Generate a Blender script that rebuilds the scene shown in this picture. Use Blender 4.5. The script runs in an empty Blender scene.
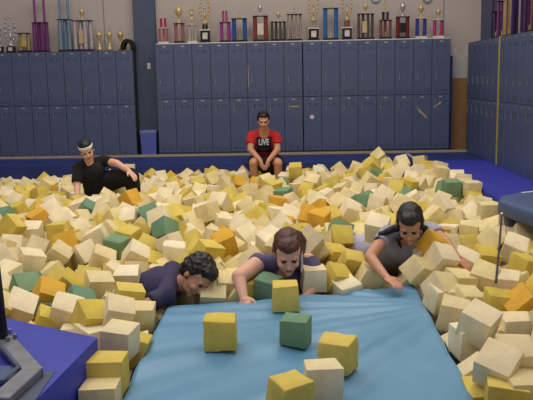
import bpy, bmesh, math, random
from mathutils import Vector, Matrix, Euler, Quaternion, noise
from mathutils.bvhtree import BVHTree

SC = bpy.context.scene
COL = SC.collection

# ---------------------------------------------------------------- camera
F = 770.0; CX, CY = 266.5, 200.0; CZ = 1.29
YAW, PITCH, ROLL = 0.0318694, 0.1597307, 0.0190241
def cam_basis():
    sy, cy, sp, cp = math.sin(YAW), math.cos(YAW), math.sin(PITCH), math.cos(PITCH)
    f = (-sy*cp, cy*cp, -sp); r0 = (cy, sy, 0.0)
    u0 = (r0[1]*f[2]-r0[2]*f[1], r0[2]*f[0]-r0[0]*f[2], r0[0]*f[1]-r0[1]*f[0])
    c, s = math.cos(ROLL), math.sin(ROLL)
    return tuple(c*a-s*b for a, b in zip(r0, u0)), tuple(s*a+c*b for a, b in zip(r0, u0)), f
BR, BU, BF = cam_basis()
def ray(px, py):
    a = (px-CX)/F; b = -(py-CY)/F
    return tuple(BF[i]+a*BR[i]+b*BU[i] for i in range(3))
def at(px, py, z):                      # where a line of sight meets the level z
    d = ray(px, py); t = (z-CZ)/d[2]; return Vector((d[0]*t, d[1]*t, z))
def P(px, py, y):                       # where a line of sight meets the upright plane at depth y
    d = ray(px, py); t = y/d[1]; return Vector((d[0]*t, y, CZ+d[2]*t))
def project(p):
    q = (p[0], p[1], p[2]-CZ); dt = lambda a: sum(x*y for x, y in zip(a, q)); z = dt(BF)
    return CX+F*dt(BR)/z, CY-F*dt(BU)/z, z

cd = bpy.data.cameras.new('camera'); cam = bpy.data.objects.new('camera', cd); COL.objects.link(cam)
m = Matrix((BR, BU, tuple(-v for v in BF))).transposed().to_4x4(); m.translation = (0, 0, CZ)
cam.matrix_world = m
cd.sensor_width = 36.0; cd.lens = 36.0*F/533.0; cd.clip_start = 0.05; cd.clip_end = 100
SC.camera = cam

# ---------------------------------------------------------------- light
world = bpy.data.worlds.new('gym_air'); SC.world = world; world.use_nodes = True
bg = world.node_tree.nodes['Background']; bg.inputs[0].default_value = (0.72, 0.66, 0.72, 1); bg.inputs[1].default_value = 0.62
def area(name, loc, size, power, color, rot=(0, 0, 0)):
    l = bpy.data.lights.new(name, 'AREA'); l.shape = 'RECTANGLE'; l.size, l.size_y = size; l.energy = power; l.color = color
    o = bpy.data.objects.new(name, l); o.location = loc; o.rotation_euler = rot; COL.objects.link(o); return o
WARM = (1.0, 0.90, 0.76)
area('ceiling_lamp', (-2.2, 4.4, 5.2), (2.6, 3.0), 100, WARM)
area('ceiling_lamp', (1.6, 4.6, 5.2), (2.6, 3.0), 78, WARM)
area('ceiling_lamp', (-2.4, 8.8, 5.2), (2.6, 3.0), 100, WARM)
area('ceiling_lamp', (1.2, 9.0, 5.2), (2.6, 3.0), 100, WARM)
SC.view_settings.view_transform = 'Standard'; SC.view_settings.look = 'None'
SC.view_settings.gamma = 1.0; SC.view_settings.use_curve_mapping = False
SC.view_settings.exposure = 0.0

# ---------------------------------------------------------------- materials
def srgb(r, g, b):
    f = lambda v: (v/255/12.92) if v/255 <= 0.04045 else ((v/255+0.055)/1.055)**2.4
    return (f(r), f(g), f(b), 1.0)
def mat(name, rgb, rough=0.6, metal=0.0, vary=0.12, scale=6.0, bump=0.0, bscale=60.0, coat=0.0, second=None, sheen=0.0):
    mt = bpy.data.materials.new(name); mt.use_nodes = True
    nt = mt.node_tree; N = nt.nodes; L = nt.links; b = N['Principled BSDF']
    b.inputs['Roughness'].default_value = rough; b.inputs['Metallic'].default_value = metal
    if coat: b.inputs['Coat Weight'].default_value = coat
    if sheen: b.inputs['Sheen Weight'].default_value = sheen
    tc = N.new('ShaderNodeTexCoord'); nz = N.new('ShaderNodeTexNoise'); nz.inputs['Scale'].default_value = scale; nz.inputs['Detail'].default_value = 4
    L.new(tc.outputs['Object'], nz.inputs['Vector'])
    rp = N.new('ShaderNodeValToRGB'); c = srgb(*rgb)
    d = second and srgb(*second) or tuple(v*(1-vary*1.6) for v in c[:3])+(1,)
    rp.color_ramp.elements[0].position = 0.3; rp.color_ramp.elements[1].position = 0.7
    rp.color_ramp.elements[0].color = d; rp.color_ramp.elements[1].color = c
    L.new(nz.outputs['Fac'], rp.inputs['Fac']); L.new(rp.outputs['Color'], b.inputs['Base Color'])
    if bump:
        n2 = N.new('ShaderNodeTexNoise'); n2.inputs['Scale'].default_value = bscale; n2.inputs['Detail'].default_value = 3
        L.new(tc.outputs['Object'], n2.inputs['Vector'])
        bp = N.new('ShaderNodeBump'); bp.inputs['Strength'].default_value = bump; bp.inputs['Distance'].default_value = 0.01
        L.new(n2.outputs['Fac'], bp.inputs['Height']); L.new(bp.outputs['Normal'], b.inputs['Normal'])
    return mt
def foam(name, rgb, rgb2):
    """cut upholstery foam: each block has its own tint, with pores and faint yellowing"""
    mt = bpy.data.materials.new(name); mt.use_nodes = True
    nt = mt.node_tree; N = nt.nodes; L = nt.links; b = N['Principled BSDF']; b.inputs['Roughness'].default_value = 0.95
    b.inputs['Specular IOR Level'].default_value = 0.15
    g = N.new('ShaderNodeNewGeometry'); oi = N.new('ShaderNodeObjectInfo')
    ad = N.new('ShaderNodeMath'); ad.operation = 'ADD'; L.new(g.outputs['Random Per Island'], ad.inputs[0]); L.new(oi.outputs['Random'], ad.inputs[1])
    fr = N.new('ShaderNodeMath'); fr.operation = 'FRACT'; L.new(ad.outputs[0], fr.inputs[0])
    mx = N.new('ShaderNodeMix'); mx.data_type = 'RGBA'; mx.inputs[6].default_value = srgb(*rgb); mx.inputs[7].default_value = srgb(*rgb2)
    L.new(fr.outputs[0], mx.inputs[0])
    tc = N.new('ShaderNodeTexCoord'); nz = N.new('ShaderNodeTexNoise'); nz.inputs['Scale'].default_value = 9; nz.inputs['Detail'].default_value = 5
    L.new(tc.outputs['Object'], nz.inputs['Vector'])
    mr = N.new('ShaderNodeMapRange'); mr.inputs[1].default_value = 0.3; mr.inputs[2].default_value = 0.7; mr.inputs[3].default_value = 0.86; mr.inputs[4].default_value = 1.06
    L.new(nz.outputs['Fac'], mr.inputs[0])
    mu = N.new('ShaderNodeVectorMath'); mu.operation = 'SCALE'; L.new(mx.outputs[2], mu.inputs[0]); L.new(mr.outputs[0], mu.inputs['Scale'])
    L.new(mu.outputs[0], b.inputs['Base Color'])
    n2 = N.new('ShaderNodeTexNoise'); n2.inputs['Scale'].default_value = 110; n2.inputs['Detail'].default_value = 2; L.new(tc.outputs['Object'], n2.inputs['Vector'])
    bp = N.new('ShaderNodeBump'); bp.inputs['Strength'].default_value = 0.5; bp.inputs['Distance'].default_value = 0.006
    L.new(n2.outputs['Fac'], bp.inputs['Height']); L.new(bp.outputs['Normal'], b.inputs['Normal'])
    return mt
M = dict(
    wall=mat('wall_paint', (186, 178, 172), 0.8, vary=0.04, scale=1.5),
    wall2=mat('white_wall_paint', (196, 194, 192), 0.7, vary=0.03),
    tan=mat('tan_panel', (158, 120, 76), 0.6, vary=0.08, scale=3),
    locker=mat('locker_paint', (78, 91, 124), 0.42, vary=0.10, scale=3.0, bump=0.1, bscale=25),
    lockerseam=mat('locker_body_paint', (58, 68, 94), 0.5, vary=0.1),
    pier=mat('pier_paint', (72, 82, 108), 0.6, vary=0.08),
    plate=mat('plate_metal', (190, 190, 185), 0.4, 0.6),
    steel=mat('worn_steel', (140, 142, 150), 0.45, 0.5, vary=0.2, scale=14),
    deck=mat('navy_vinyl', (30, 50, 118), 0.5, vary=0.12, scale=2.5, bump=0.1, bscale=8),
    mat2=mat('royal_blue_carpet', (40, 50, 165), 0.8, vary=0.10, scale=3, bump=0.25, bscale=150),
    left=mat('royal_blue_vinyl', (48, 62, 176), 0.6, vary=0.10, scale=5, bump=0.15, bscale=120),
    pad=mat('slate_blue_vinyl', (70, 92, 132), 0.5, vary=0.12, scale=4, bump=0.1, bscale=12),
    crash=mat('sky_blue_vinyl', (100, 154, 190), 0.40, vary=0.06, scale=2.2, bump=0.12, bscale=6),
    bind=mat('dark_blue_binding', (34, 44, 104), 0.5),
    pit=mat('pit_lining', (24, 26, 50), 0.8),
    wood=mat('pale_wood', (176, 158, 130), 0.6),
    tape=mat('white_tape', (205, 210, 215), 0.5, vary=0.03),
    ytape=mat('yellow_strip', (176, 160, 66), 0.5, vary=0.1),
    bin=mat('periwinkle_plastic', (84, 98, 176), 0.45, vary=0.04),
    binrim=mat('pale_bin_rim', (120, 138, 190), 0.4, vary=0.04),
    white=mat('white_plastic', (225, 225, 220), 0.4, vary=0.03),
    black=mat('black_plastic', (18, 18, 22), 0.4, vary=0.1),
    drape=mat('black_cloth', (22, 26, 24), 0.9, vary=0.2),
    hose=mat('dark_green_strap', (38, 50, 34), 0.8, vary=0.2),
    marble=mat('white_marble', (215, 210, 205), 0.25, vary=0.2, scale=20),
    bmarble=mat('black_marble', (30, 26, 30), 0.2, vary=0.3, scale=20),
    gold=mat('gold_plastic', (206, 184, 132), 0.35, 0.4, vary=0.1),
    silver=mat('silver_foil', (196, 196, 200), 0.28, 0.6, vary=0.15, scale=30),
    skinA=mat('warm_skin', (226, 176, 152), 0.55, vary=0.05, scale=10),
    skinB=mat('tan_skin', (204, 150, 120), 0.55, vary=0.05, scale=10),
    lip=mat('lip_skin', (150, 78, 70), 0.5, vary=0.03),
    eye=mat('dark_eye', (30, 20, 18), 0.2, vary=0.02),
    eyew=mat('eye_white', (214, 206, 200), 0.3, vary=0.02),
    hairb=mat('black_hair', (20, 16, 18), 0.45, vary=0.3, scale=30, bump=0.6, bscale=90),
    haira=mat('auburn_hair', (92, 50, 44), 0.45, vary=0.3, scale=30, bump=0.6, bscale=90),
    black_cloth=mat('black_knit', (16, 18, 24), 0.9, vary=0.2, scale=10, bump=0.3, bscale=40),
    red=mat('red_knit', (196, 36, 40), 0.85, vary=0.12, scale=8, bump=0.3, bscale=30),
    navy=mat('navy_knit', (58, 56, 92), 0.85, vary=0.15, scale=10, bump=0.4, bscale=30),
    slate=mat('slate_blue_knit', (98, 92, 132), 0.85, vary=0.15, scale=10, bump=0.4, bscale=30),
    grey=mat('heather_grey_knit', (166, 168, 190), 0.9, vary=0.1, scale=14, bump=0.4, bscale=30),
    lav=mat('lavender_knit', (190, 188, 212), 0.9, vary=0.1, scale=14, bump=0.4, bscale=30),
    cord=mat('dark_cord', (50, 48, 44), 0.7),
    switch=mat('switch_plastic', (205, 205, 205), 0.4, vary=0.02),
)
FOAM = [foam('cream_foam', (244, 234, 200), (232, 218, 176)), foam('pale_yellow_foam', (232, 218, 156), (224, 208, 164)),
        foam('yellow_foam', (222, 202, 108), (212, 190, 88)), foam('golden_foam', (226, 180, 74), (216, 170, 64)),
        foam('green_foam', (128, 158, 122), (112, 148, 124))]

# ---------------------------------------------------------------- helpers
def link(name, me, m=None, parent=None, loc=None, smooth=False):
    o = bpy.data.objects.new(name, me); COL.objects.link(o)
    if m is not None and me is not None: me.materials.append(m)
    if parent is not None: o.parent = parent
    if loc is not None: o.location = loc
    if smooth and me is not None:
        for p in me.polygons: p.use_smooth = True
    return o
def empty(name, loc=(0, 0, 0), rz=0.0, **kw):
    o = bpy.data.objects.new(name, None); COL.objects.link(o); o.location = loc; o.rotation_euler = (0, 0, rz); o.empty_display_size = 0.1
    return tag(o, **kw)
def tag(o, label=None, cat=None, group=None, kind=None):
    if label: o['label'] = label
    if cat: o['category'] = cat
    if group: o['group'] = group
    if kind: o['kind'] = kind
    return o
def copy_tree(o, parent=None):
    c = o.copy(); COL.objects.link(c)
    if parent is not None: c.parent = parent
    for ch in o.children: copy_tree(ch, c)
    return c
class MB:
    def __init__(s): s.bm = bmesh.new()
    def box(s, x0, x1, y0, y1, z0, z1, M4=None):
        T = Matrix.Translation(((x0+x1)/2, (y0+y1)/2, (z0+z1)/2)) @ Matrix.Diagonal((abs(x1-x0), abs(y1-y0), abs(z1-z0), 1))
        bmesh.ops.create_cube(s.bm, size=1, matrix=(M4 @ T) if M4 else T); return s
    def cyl(s, a, b, r, r2=None, n=16):
        a, b = Vector(a), Vector(b); d = b-a
        T = Matrix.Translation((a+b)/2) @ d.to_track_quat('Z', 'Y').to_matrix().to_4x4()
        bmesh.ops.create_cone(s.bm, cap_ends=True, segments=n, radius1=r, radius2=r if r2 is None else r2, depth=d.length, matrix=T); return s
    def ball(s, c, r, n=12):
        rr = r if isinstance(r, (tuple, list)) else (r, r, r)
        bmesh.ops.create_uvsphere(s.bm, u_segments=n, v_segments=n//2+2, radius=1, matrix=Matrix.Translation(c) @ Matrix.Diagonal((*rr, 1))); return s
    def lathe(s, c, prof, n=16):
        c = Vector(c); rings = []
        for r, z in prof:
            rings.append([s.bm.verts.new(c+Vector((r*math.cos(2*math.pi*i/n), r*math.sin(2*math.pi*i/n), z))) for i in range(n)])
        for A, B in zip(rings, rings[1:]):
            for i in range(n): s.bm.faces.new((A[i], A[(i+1) % n], B[(i+1) % n], B[i]))
        s.bm.faces.new(list(reversed(rings[0]))); s.bm.faces.new(rings[-1]); return s
    def prism(s, pts, z0, z1):
        lo = [s.bm.verts.new((x, y, z0)) for x, y in pts]; hi = [s.bm.verts.new((x, y, z1)) for x, y in pts]
        s.bm.faces.new(list(reversed(lo))); s.bm.faces.new(hi); n = len(pts)
        for i in range(n): s.bm.faces.new((lo[i], lo[(i+1) % n], hi[(i+1) % n], hi[i]))
        return s
    def tube(s, pts, r, n=8):
        for a, b in zip(pts, pts[1:]): s.cyl(a, b, r, n=n)
        for p in pts: s.ball(p, r, 8)
        return s
    def bevel(s, w, seg=2):
        bmesh.ops.bevel(s.bm, geom=list(s.bm.edges), offset=w, segments=seg, profile=0.6, affect='EDGES', clamp_overlap=True); return s
    def mesh(s, name):
        bmesh.ops.recalc_face_normals(s.bm, faces=s.bm.faces)
        me = bpy.data.meshes.new(name); s.bm.to_mesh(me); s.bm.free(); return me
    def build(s, name, m, parent=None, loc=None, smooth=False): return link(name, s.mesh(name), m, parent, loc, smooth)
def autosmooth(o, deg=40):
    me = o.data
    for p in me.polygons: p.use_smooth = True
    me.set_sharp_from_angle(angle=math.radians(deg)); return o

# ---------------------------------------------------------------- the hall
DECK_Y, BANK_Y, WALL_Y = 11.5, 12.72, 13.12
tag(MB().box(-8, 4.2, WALL_Y, WALL_Y+.2, -.8, 5.6).build('wall_back', M['wall']), kind='structure')
tag(MB().box(3.35, 3.55, -1, WALL_Y, -.8, 5.6).build('wall_right', M['wall']), kind='structure')
tag(MB().box(-8.2, -8, -1, WALL_Y, -.8, 5.6).build('wall_left', M['wall']), kind='structure')
def wpx(px, y): return P(px, 100, y).x
# the deck round the pit: navy vinyl behind, royal blue carpet along the lockers
tag(MB().box(-8, 3.35, DECK_Y, WALL_Y, -.8, 0).build('floor_back', M['deck']), kind='structure')
tag(MB().box(2.13, 3.35, -1, DECK_Y-.03, -.8, 0).build('floor_right', M['mat2']), kind='structure')
tag(MB().box(-8, 2.13, -1, 2.6, -.8, 0).build('floor_near', M['left']), kind='structure')
tag(MB().box(-8, -5.2, 2.6, DECK_Y, -.8, 0).build('floor_left', M['deck']), kind='structure')
tag(MB().box(-5.2, 2.13, 2.6, DECK_Y, -.85, -.5).build('floor', M['pit']), kind='structure')
# wooden strip at the foot of the lockers, seams in the wall board, the pier between the two locker banks
tag(MB().box(-8, 2.90, BANK_Y-.05, BANK_Y-.005, 0, .035).build('baseboard_back', M['wood']), kind='structure')
PX0, PX1 = wpx(136.6, BANK_Y+.27), wpx(158, BANK_Y+.27)
tag(MB().box(PX0, PX1, BANK_Y+.27, WALL_Y, 0, 5.6).build('wall_pier', M['pier']), kind='structure')
for i, px in enumerate((104, 385, 443.5)):
    x = P(px, 20, WALL_Y).x
    tag(MB().box(x-.006, x+.006, WALL_Y-.008, WALL_Y, 1.2, 5.6).build('trim_%d' % (i+1), M['steel']), kind='structure')
# wall between the back bank and the right-hand bank: white board above a tan panel
xa, xb = wpx(446, WALL_Y), 3.35
zt, zm = P(460, 54, WALL_Y-.03).z, P(460, 78, WALL_Y-.03).z
tag(MB().box(xa, xb, WALL_Y-.03, WALL_Y, zm, zt).build('trim_4', M['wall2']), kind='structure')
tag(MB().box(xa, xb, WALL_Y-.04, WALL_Y, 0, zm).build('trim_5', M['tan']), kind='structure')
tag(MB().box(3.18, 3.35, 12.6, WALL_Y-.002, 1.765, 5.6).build('wall_column', M['pier']), kind='structure')


# white tape mark folded over the edge of the deck
tp = [at(407, 153.6, 0), at(417.5, 160.5, 0)]
tb = MB(); a, b = tp[0], Vector((tp[1].x, DECK_Y, 0)); w = .02
for z in (0,):
    vs = [tb.bm.verts.new(v) for v in ((a.x-w, a.y, .002), (a.x+w, a.y, .002), (b.x+w, b.y, .002), (b.x-w, b.y, .002))]; tb.bm.faces.new(vs)
    vs2 = [tb.bm.verts.new(v) for v in ((b.x-w, b.y-.003, .002), (b.x+w, b.y-.003, .002), (b.x+w, b.y-.003, -.07), (b.x-w, b.y-.003, -.07))]; tb.bm.faces.new(vs2)
    tb.bm.faces.new((vs[3], vs[2], vs2[1], vs2[0]))
tag(tb.build('floor_tape', M['tape']), 'white tape mark folded over the edge of the blue deck behind the pit', 'tape')

# ---------------------------------------------------------------- lockers
def locker_door(w, h):
    b = MB(); b.box(-w/2+.004, w/2-.004, -.018, 0, .004, h-.004).bevel(.003, 1)
    for z0, dz in ((h-.105, .018), (.085, .018)):
        for sx in (-.055, .055):
            for k in range(3): b.box(sx-.032, sx+.032, -.023, -.017, z0-k*dz-.003, z0-k*dz+.003)
    return b.mesh('door')
def locker_handle():
    b = MB(); b.box(-.009, .009, -.012, 0, -.06, .035).bevel(.002, 1); b.box(-.012, .012, -.022, -.004, .036, .062); return b.mesh('handle')
def number_plate():
    return MB().box(-.026, .026, -.004, 0, -.009, .009).bevel(.001, 1).mesh('number_plate')
HM, NM = locker_handle(), number_plate(); HM.materials.append(M['steel']); NM.materials.append(M['plate'])
def locker_bank(loc, rz, cols, cw, height, base, label, depth=.38):
    root = empty('locker_bank', loc, rz, label=label, cat='lockers', group='blue metal locker banks')
    W = cols*cw
    b = MB(); b.box(0, W, .001, depth, 0, height)
    for i in range(cols+1): b.box(max(0, i*cw-.003), min(W, i*cw+.003), -.004, .002, 0, height)
    b.build('cabinet', M['lockerseam'], root)
    h = (height-base)/2; dm = locker_door(cw, h); dm.materials.append(M['locker'])
    for i in range(cols):
        for k in (0, 1):
            d = link('door', dm, None, root, ((i+.5)*cw, 0, base+k*h))
            link('handle', HM, None, d, (-cw*.26, -.018, h*(.32 if k else .80)))
            link('number_plate', NM, None, d, (0, -.018, h-.04))
    return root
XA = wpx(157.3, BANK_Y); XM = wpx(302.7, BANK_Y); XB = wpx(449.3, BANK_Y)
cwR = (XM-XA)/8
locker_bank((XA, BANK_Y, 0), 0, 8, cwR, 1.83, .06, 'eight-column blue locker bank between the pier and the dark joint behind the seated person')
cwR2 = (XB-XM)/8
bank2 = locker_bank((XM+.012, BANK_Y, 0), 0, 8, cwR2-.001, 1.83, .06, 'eight-column blue locker bank ending at the tan wall panel')
XL1 = wpx(135, BANK_Y); cwL = .2865
locker_bank((XL1-9*cwL, BANK_Y, 0), 0, 9, cwL, 1.745, .0, 'lower blue locker bank under the tall purple and pale blue trophies')
locker_bank((2.905, BANK_Y-.01, 0), -math.pi/2, 6, .308, 1.76, .0, 'blue locker bank on the side wall, far side of the yellow strip')
YS = BANK_Y-.01-6*.308
tag(MB().box(2.88, 2.98, YS-.055, YS-.005, 0, 1.764).bevel(.004, 1).build('corner_strip', M['ytape']), 'narrow yellow upright strip between two locker banks on the side wall', 'strip')
locker_bank((2.905, YS-.06, 0), -math.pi/2, 8, .308, 1.76, .0, 'blue locker bank on the side wall, near side of the yellow strip')
# stickers and marks on the lockers
def on_bank(px, py): return P(px, py, BANK_Y-.026)
q = on_bank(312, 117); tag(MB().cyl((q.x, BANK_Y-.018, q.z), (q.x, BANK_Y-.022, q.z), .035, n=20).build('round_sticker', M['tape']), 'round white sticker on a lower locker door', 'sticker')
def strip(pa, pb, w, name, label, grp=None):
    a, b = on_bank(*pa), on_bank(*pb); d = (b-a); n = Vector((-d.z, 0, d.x)).normalized()*w/2; t = MB()
    f = [t.bm.verts.new(v) for v in (a-n, a+n, b+n, b-n)]; g = [t.bm.verts.new(v+Vector((0, .003, 0))) for v in (a-n, a+n, b+n, b-n)]
    t.bm.faces.new(f); t.bm.faces.new(list(reversed(g)))
    for i in range(4): t.bm.faces.new((f[i], g[i], g[(i+1) % 4], f[(i+1) % 4]))
    for v in t.bm.verts: v.co.y += .006
    tag(t.build(name, M['wood']), label, 'tape', grp)
strip((417, 108), (427, 118), .03, 'tape_strip', 'slanting pale tape strip on a lower locker door near the tan panel')
strip((289, 106.5), (299, 106.5), .022, 'tape_strip', 'level pale tape strip on a locker door behind the seated person')
strip((248, 66), (248.5, 87), .010, 'tape_strip', 'thin upright pale tape strip on an upper locker door')
strip((434, 107), (441, 102), .03, 'tape_strip', 'short pale tape strip beside the last locker column before the tan panel')
# pale board on top of the back lockers
tag(MB().box(XA+.02, XB, BANK_Y+.0, BANK_Y+.37, 1.8305, 1.843).build('shelf_board', M['white']), 'long white board lying along the top of the lockers under the trophies', 'board')
# narrow navy panel standing against the wall behind the end of the bank
tag(MB().box(XB+.02, XB+.055, BANK_Y+.05, BANK_Y+.30, 0, P(451, 56, BANK_Y+.05).z).bevel(.003, 1).build('navy_board', M['bind']), 'narrow navy board standing at the end of the back lockers', 'board')
# switches
def switch(px, py, y, label):
    r = empty('light_switch', P(px, py, y), label=label, cat='light switch')
    MB().box(-.028, .028, -.01, 0, -.05, .05).bevel(.004, 2).build('cover_plate', M['switch'], r)
    MB().box(-.008, .008, -.018, -.0101, -.015, .015).build('toggle', M['white'], r)
switch(149, 66, BANK_Y+.27, 'white light switch on the dark blue pier')
switch(455.3, 51.5, WALL_Y, 'white light switch on the pale wall above the white board')
for px, lb in ((375.5, 'round grey disc high on the wall above the checkered trophy'), (427, 'round grey disc high on the wall near the pink trophy')):
    q = P(px, -1.5, WALL_Y); r = empty('wall_disc', q, label=lb, cat='disc')
    MB().cyl((0, 0, 0), (0, -.03, 0), .075, n=24).build('rim', M['steel'], r); MB().cyl((0, -.0301, 0), (0, -.034, 0), .055, n=24).build('face', M['silver'], r)
# waste bin
bx0, bx1 = wpx(140, 12.84), wpx(156, 12.84); bc = (bx0+bx1)/2; bw = (bx1-bx0)/2
r = empty('waste_bin', (bc, 12.84, 0), label='periwinkle blue plastic waste bin with pale rim at the foot of the pier', cat='bin')
b = MB(); lo = [(-bw*.88, -.10), (bw*.88, -.10), (bw*.88, .10), (-bw*.88, .10)]; hi = [(-bw, -.12), (bw, -.12), (bw, .12), (-bw, .12)]
for (q0, q1, zz0, zz1) in ((lo, hi, 0, .40),):
    A = [b.bm.verts.new((x, y, zz0)) for x, y in q0]; B = [b.bm.verts.new((x, y, zz1)) for x, y in q1]
    C2 = [b.bm.verts.new((x*.93, y*.93, zz1)) for x, y in q1]; D2 = [b.bm.verts.new((x*.93, y*.93, .03)) for x, y in q0]
    b.bm.faces.new(list(reversed(A))); b.bm.faces.new(D2)
    for i in range(4):
        j = (i+1) % 4
        for X, Y in ((A, B), (B, C2), (C2, D2)): b.bm.faces.new((X[i], X[j], Y[j], Y[i]))
b.build('tub', M['bin'], r)
b = MB()
for (x0, x1, y0, y1) in ((-bw-.002, bw+.002, -.122, -.104), (-bw-.002, bw+.002, .104, .122), (-bw-.002, -bw+.012, -.104, .104), (bw-.012, bw+.002, -.104, .104)): b.box(x0, x1, y0, y1, .40, .43)
b.build('rim', M['binrim'], r)
# black cloth looped over the corner of the left bank with a dark green strap hanging down
r = empty('draped_strap', (XL1, BANK_Y, 1.745), label='black cloth looped over the locker corner with a dark green strap hanging down', cat='cloth')
gp = PX0-XL1; b = MB(); prof = []
for i in range(25):
    t = i/24; ang = math.pi*(1.0-1.0*t); prof.append((-.09+.115*math.cos(ang), .02+.165*math.sin(ang)))
rows_ = []
for (cx_, cz_) in prof:
    dx_, dz_ = cx_+.09, cz_-.02; n_ = math.hypot(dx_, dz_) or 1; rows_.append([(cx_, cz_), (cx_-dx_/n_*.062, cz_-dz_/n_*.062)])
for (y0_, y1_) in ((-.01, .20),):
    vs_ = [[b.bm.verts.new((p_[0], yy_, p_[1])) for p_ in rw_2 for yy_ in (y0_, y1_)] for rw_2 in rows_]
    for A2, B2 in zip(vs_, vs_[1:]):
        for (m_, n_) in ((0, 1), (1, 3), (3, 2), (2, 0)): b.bm.faces.new((A2[m_], A2[n_], B2[n_], B2[m_]))
    b.bm.faces.new((vs_[0][0], vs_[0][1], vs_[0][3], vs_[0][2])); b.bm.faces.new((vs_[-1][0], vs_[-1][2], vs_[-1][3], vs_[-1][1]))
o = b.build('cloth', M['drape'], r); autosmooth(o, 50)
b = MB(); b.box(.004, min(gp-.01, .045), .0, .2, -1.74, .02).bevel(.006, 2); b.build('strap', M['hose'], r)

# ---------------------------------------------------------------- trophies
CM = {}
def cm(rgb, met=.35):
    if rgb not in CM: CM[rgb] = mat('column_foil_%d' % len(CM), rgb, .3, met, vary=.25, scale=40)
    return CM[rgb]
def cup(b, z, s):
    b.lathe((0, 0, z), [(.26*s, 0), (.26*s, .08*s), (.07*s, .2*s), (.06*s, .45*s), (.16*s, .6*s), (.27*s, .9*s), (.25*s, 1.15*s), (.12*s, 1.3*s), (.05*s, 1.42*s), (.04*s, 1.5*s)], 14)
    for sx in (-1, 1): b.tube([Vector((sx*.26*s, 0, z+1.0*s)), Vector((sx*.38*s, 0, z+1.0*s)), Vector((sx*.36*s, 0, z+.8*s)), Vector((sx*.2*s, 0, z+.7*s))], .03*s, 6)
def figure(b, z, s):
    b.cyl((0, 0, z), (0, 0, z+.12*s), .25*s, .18*s); b.cyl((0, 0, z+.1*s), (.04*s, 0, z+.9*s), .08*s, .14*s, 8); b.cyl((0, 0, z+.1*s), (-.08*s, 0, z+.85*s), .07*s, .13*s, 8)
    b.cyl((0, 0, z+.8*s), (0, 0, z+1.4*s), .13*s, .2*s, 8); b.ball((0, 0, z+1.62*s), .14*s, 8)
    b.cyl((.15*s, 0, z+1.35*s), (.32*s, 0, z+1.95*s), .05*s, .04*s, 6); b.cyl((-.15*s, 0, z+1.35*s), (-.38*s, 0, z+1.6*s), .05*s, .04*s, 6)
def ring(b, z, s):
    b.lathe((0, 0, z), [(.35*s, 0), (.2*s, .15*s), (.1*s, .35*s)], 12)
    pts = [Vector((.42*s*math.sin(a), 0, z+1.35*s-1.05*s*math.cos(a))) for a in [i*math.pi/8 for i in range(17)]]
    b.tube(pts, .07*s, 6)
    b.cyl((0, 0, z+.3*s), (0, 0, z+1.2*s), .07*s, .1*s, 8); b.ball((0, 0, z+1.4*s), .12*s, 8)
def trophy(px0, px1, pyb, pyc, pyt, color, ncol, top, label, base='bmarble', y=12.86, zb=1.844, tier=None, plaque=None, topm='gold', grp='trophies on the lockers', xw=None, met=.35, colw=None):
    x0, x1 = (P(px0, pyb, y).x, P(px1, pyb, y).x) if xw is None else xw
    xc = (x0+x1)/2; w = x1-x0; k = abs(project((xc, y, 1))[2])/F
    H = (pyb-pyc)*k; HT = (pyc-pyt)*k
    r = empty('trophy', (xc, y, zb), label=label, cat='trophy', group=grp)
    bt = min(.035, H*.12); dpt = min(.07, w*.35)
    MB().box(-w/2, w/2, -dpt, dpt, 0, bt).bevel(.004, 1).build('base', M[base], r)
    z = bt
    if ncol == 0:      # solid pedestal with a pale face
        MB().box(-w*.42, w*.42, -dpt*.8, dpt*.8, z, H*.9).bevel(.005, 1).build('pedestal', cm(color), r)
        MB().box(-w*.22, w*.22, -dpt*.8-.006, -dpt*.8, z+H*.15, H*.75).build('plaque', M['marble'], r)
        MB().box(-w*.5, w*.5, -dpt, dpt, H*.9, H).bevel(.003, 1).build('top_plate', M['marble'], r)
    else:
        cr = colw or min(w*.5/ncol*.62, .028)
        for i in range(ncol):
            x = -w/2+cr*1.15+(w-2.3*cr)*(i/(ncol-1) if ncol > 1 else .5); yy = dpt*.35*(-1 if i % 2 == 0 else 1) if ncol > 2 else 0
            MB().cyl((x, yy, z), (x, yy, H-.014), cr, n=14).build('column', cm(color, met), r, smooth=False)
        MB().box(-w/2, w/2, -dpt, dpt, H-.014, H).bevel(.003, 1).build('top_plate', M['marble' if base == 'marble' else 'bmarble'], r)
        if plaque: MB().box(-w*.2, w*.2, -dpt*.5, -dpt*.3, z+H*.18, z+H*.62).bevel(.002, 1).build('plaque', M[plaque], r)
        else:
            b = MB(); figure(b, z, min(.05, H*.22)); b.build('figurine', M['gold'], r, smooth=True)
    zt_ = H
    if tier:
        th, tw, tc = tier; th *= k
        for sx in (-1, 1): MB().cyl((sx*tw*w*.35, 0, zt_), (sx*tw*w*.35, 0, zt_+th), min(.02, w*.13), n=12).build('column', cm(tc), r)
        MB().box(-tw*w/2, tw*w/2, -dpt*.6, dpt*.6, zt_+th, zt_+th+.012).build('tier_plate', M['marble'], r)
        zt_ += th+.012; HT -= th
    b = MB(); HT = max(HT, .04)
    if top == 'cup': cup(b, zt_, HT/1.5)
    elif top == 'ring': ring(b, zt_, HT/2.45)
    else: figure(b, zt_, HT/1.95)
    b.build({'cup': 'cup', 'ring': 'hoop_figure'}.get(top, 'figure'), M[topm], r, smooth=True)
    return r
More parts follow.
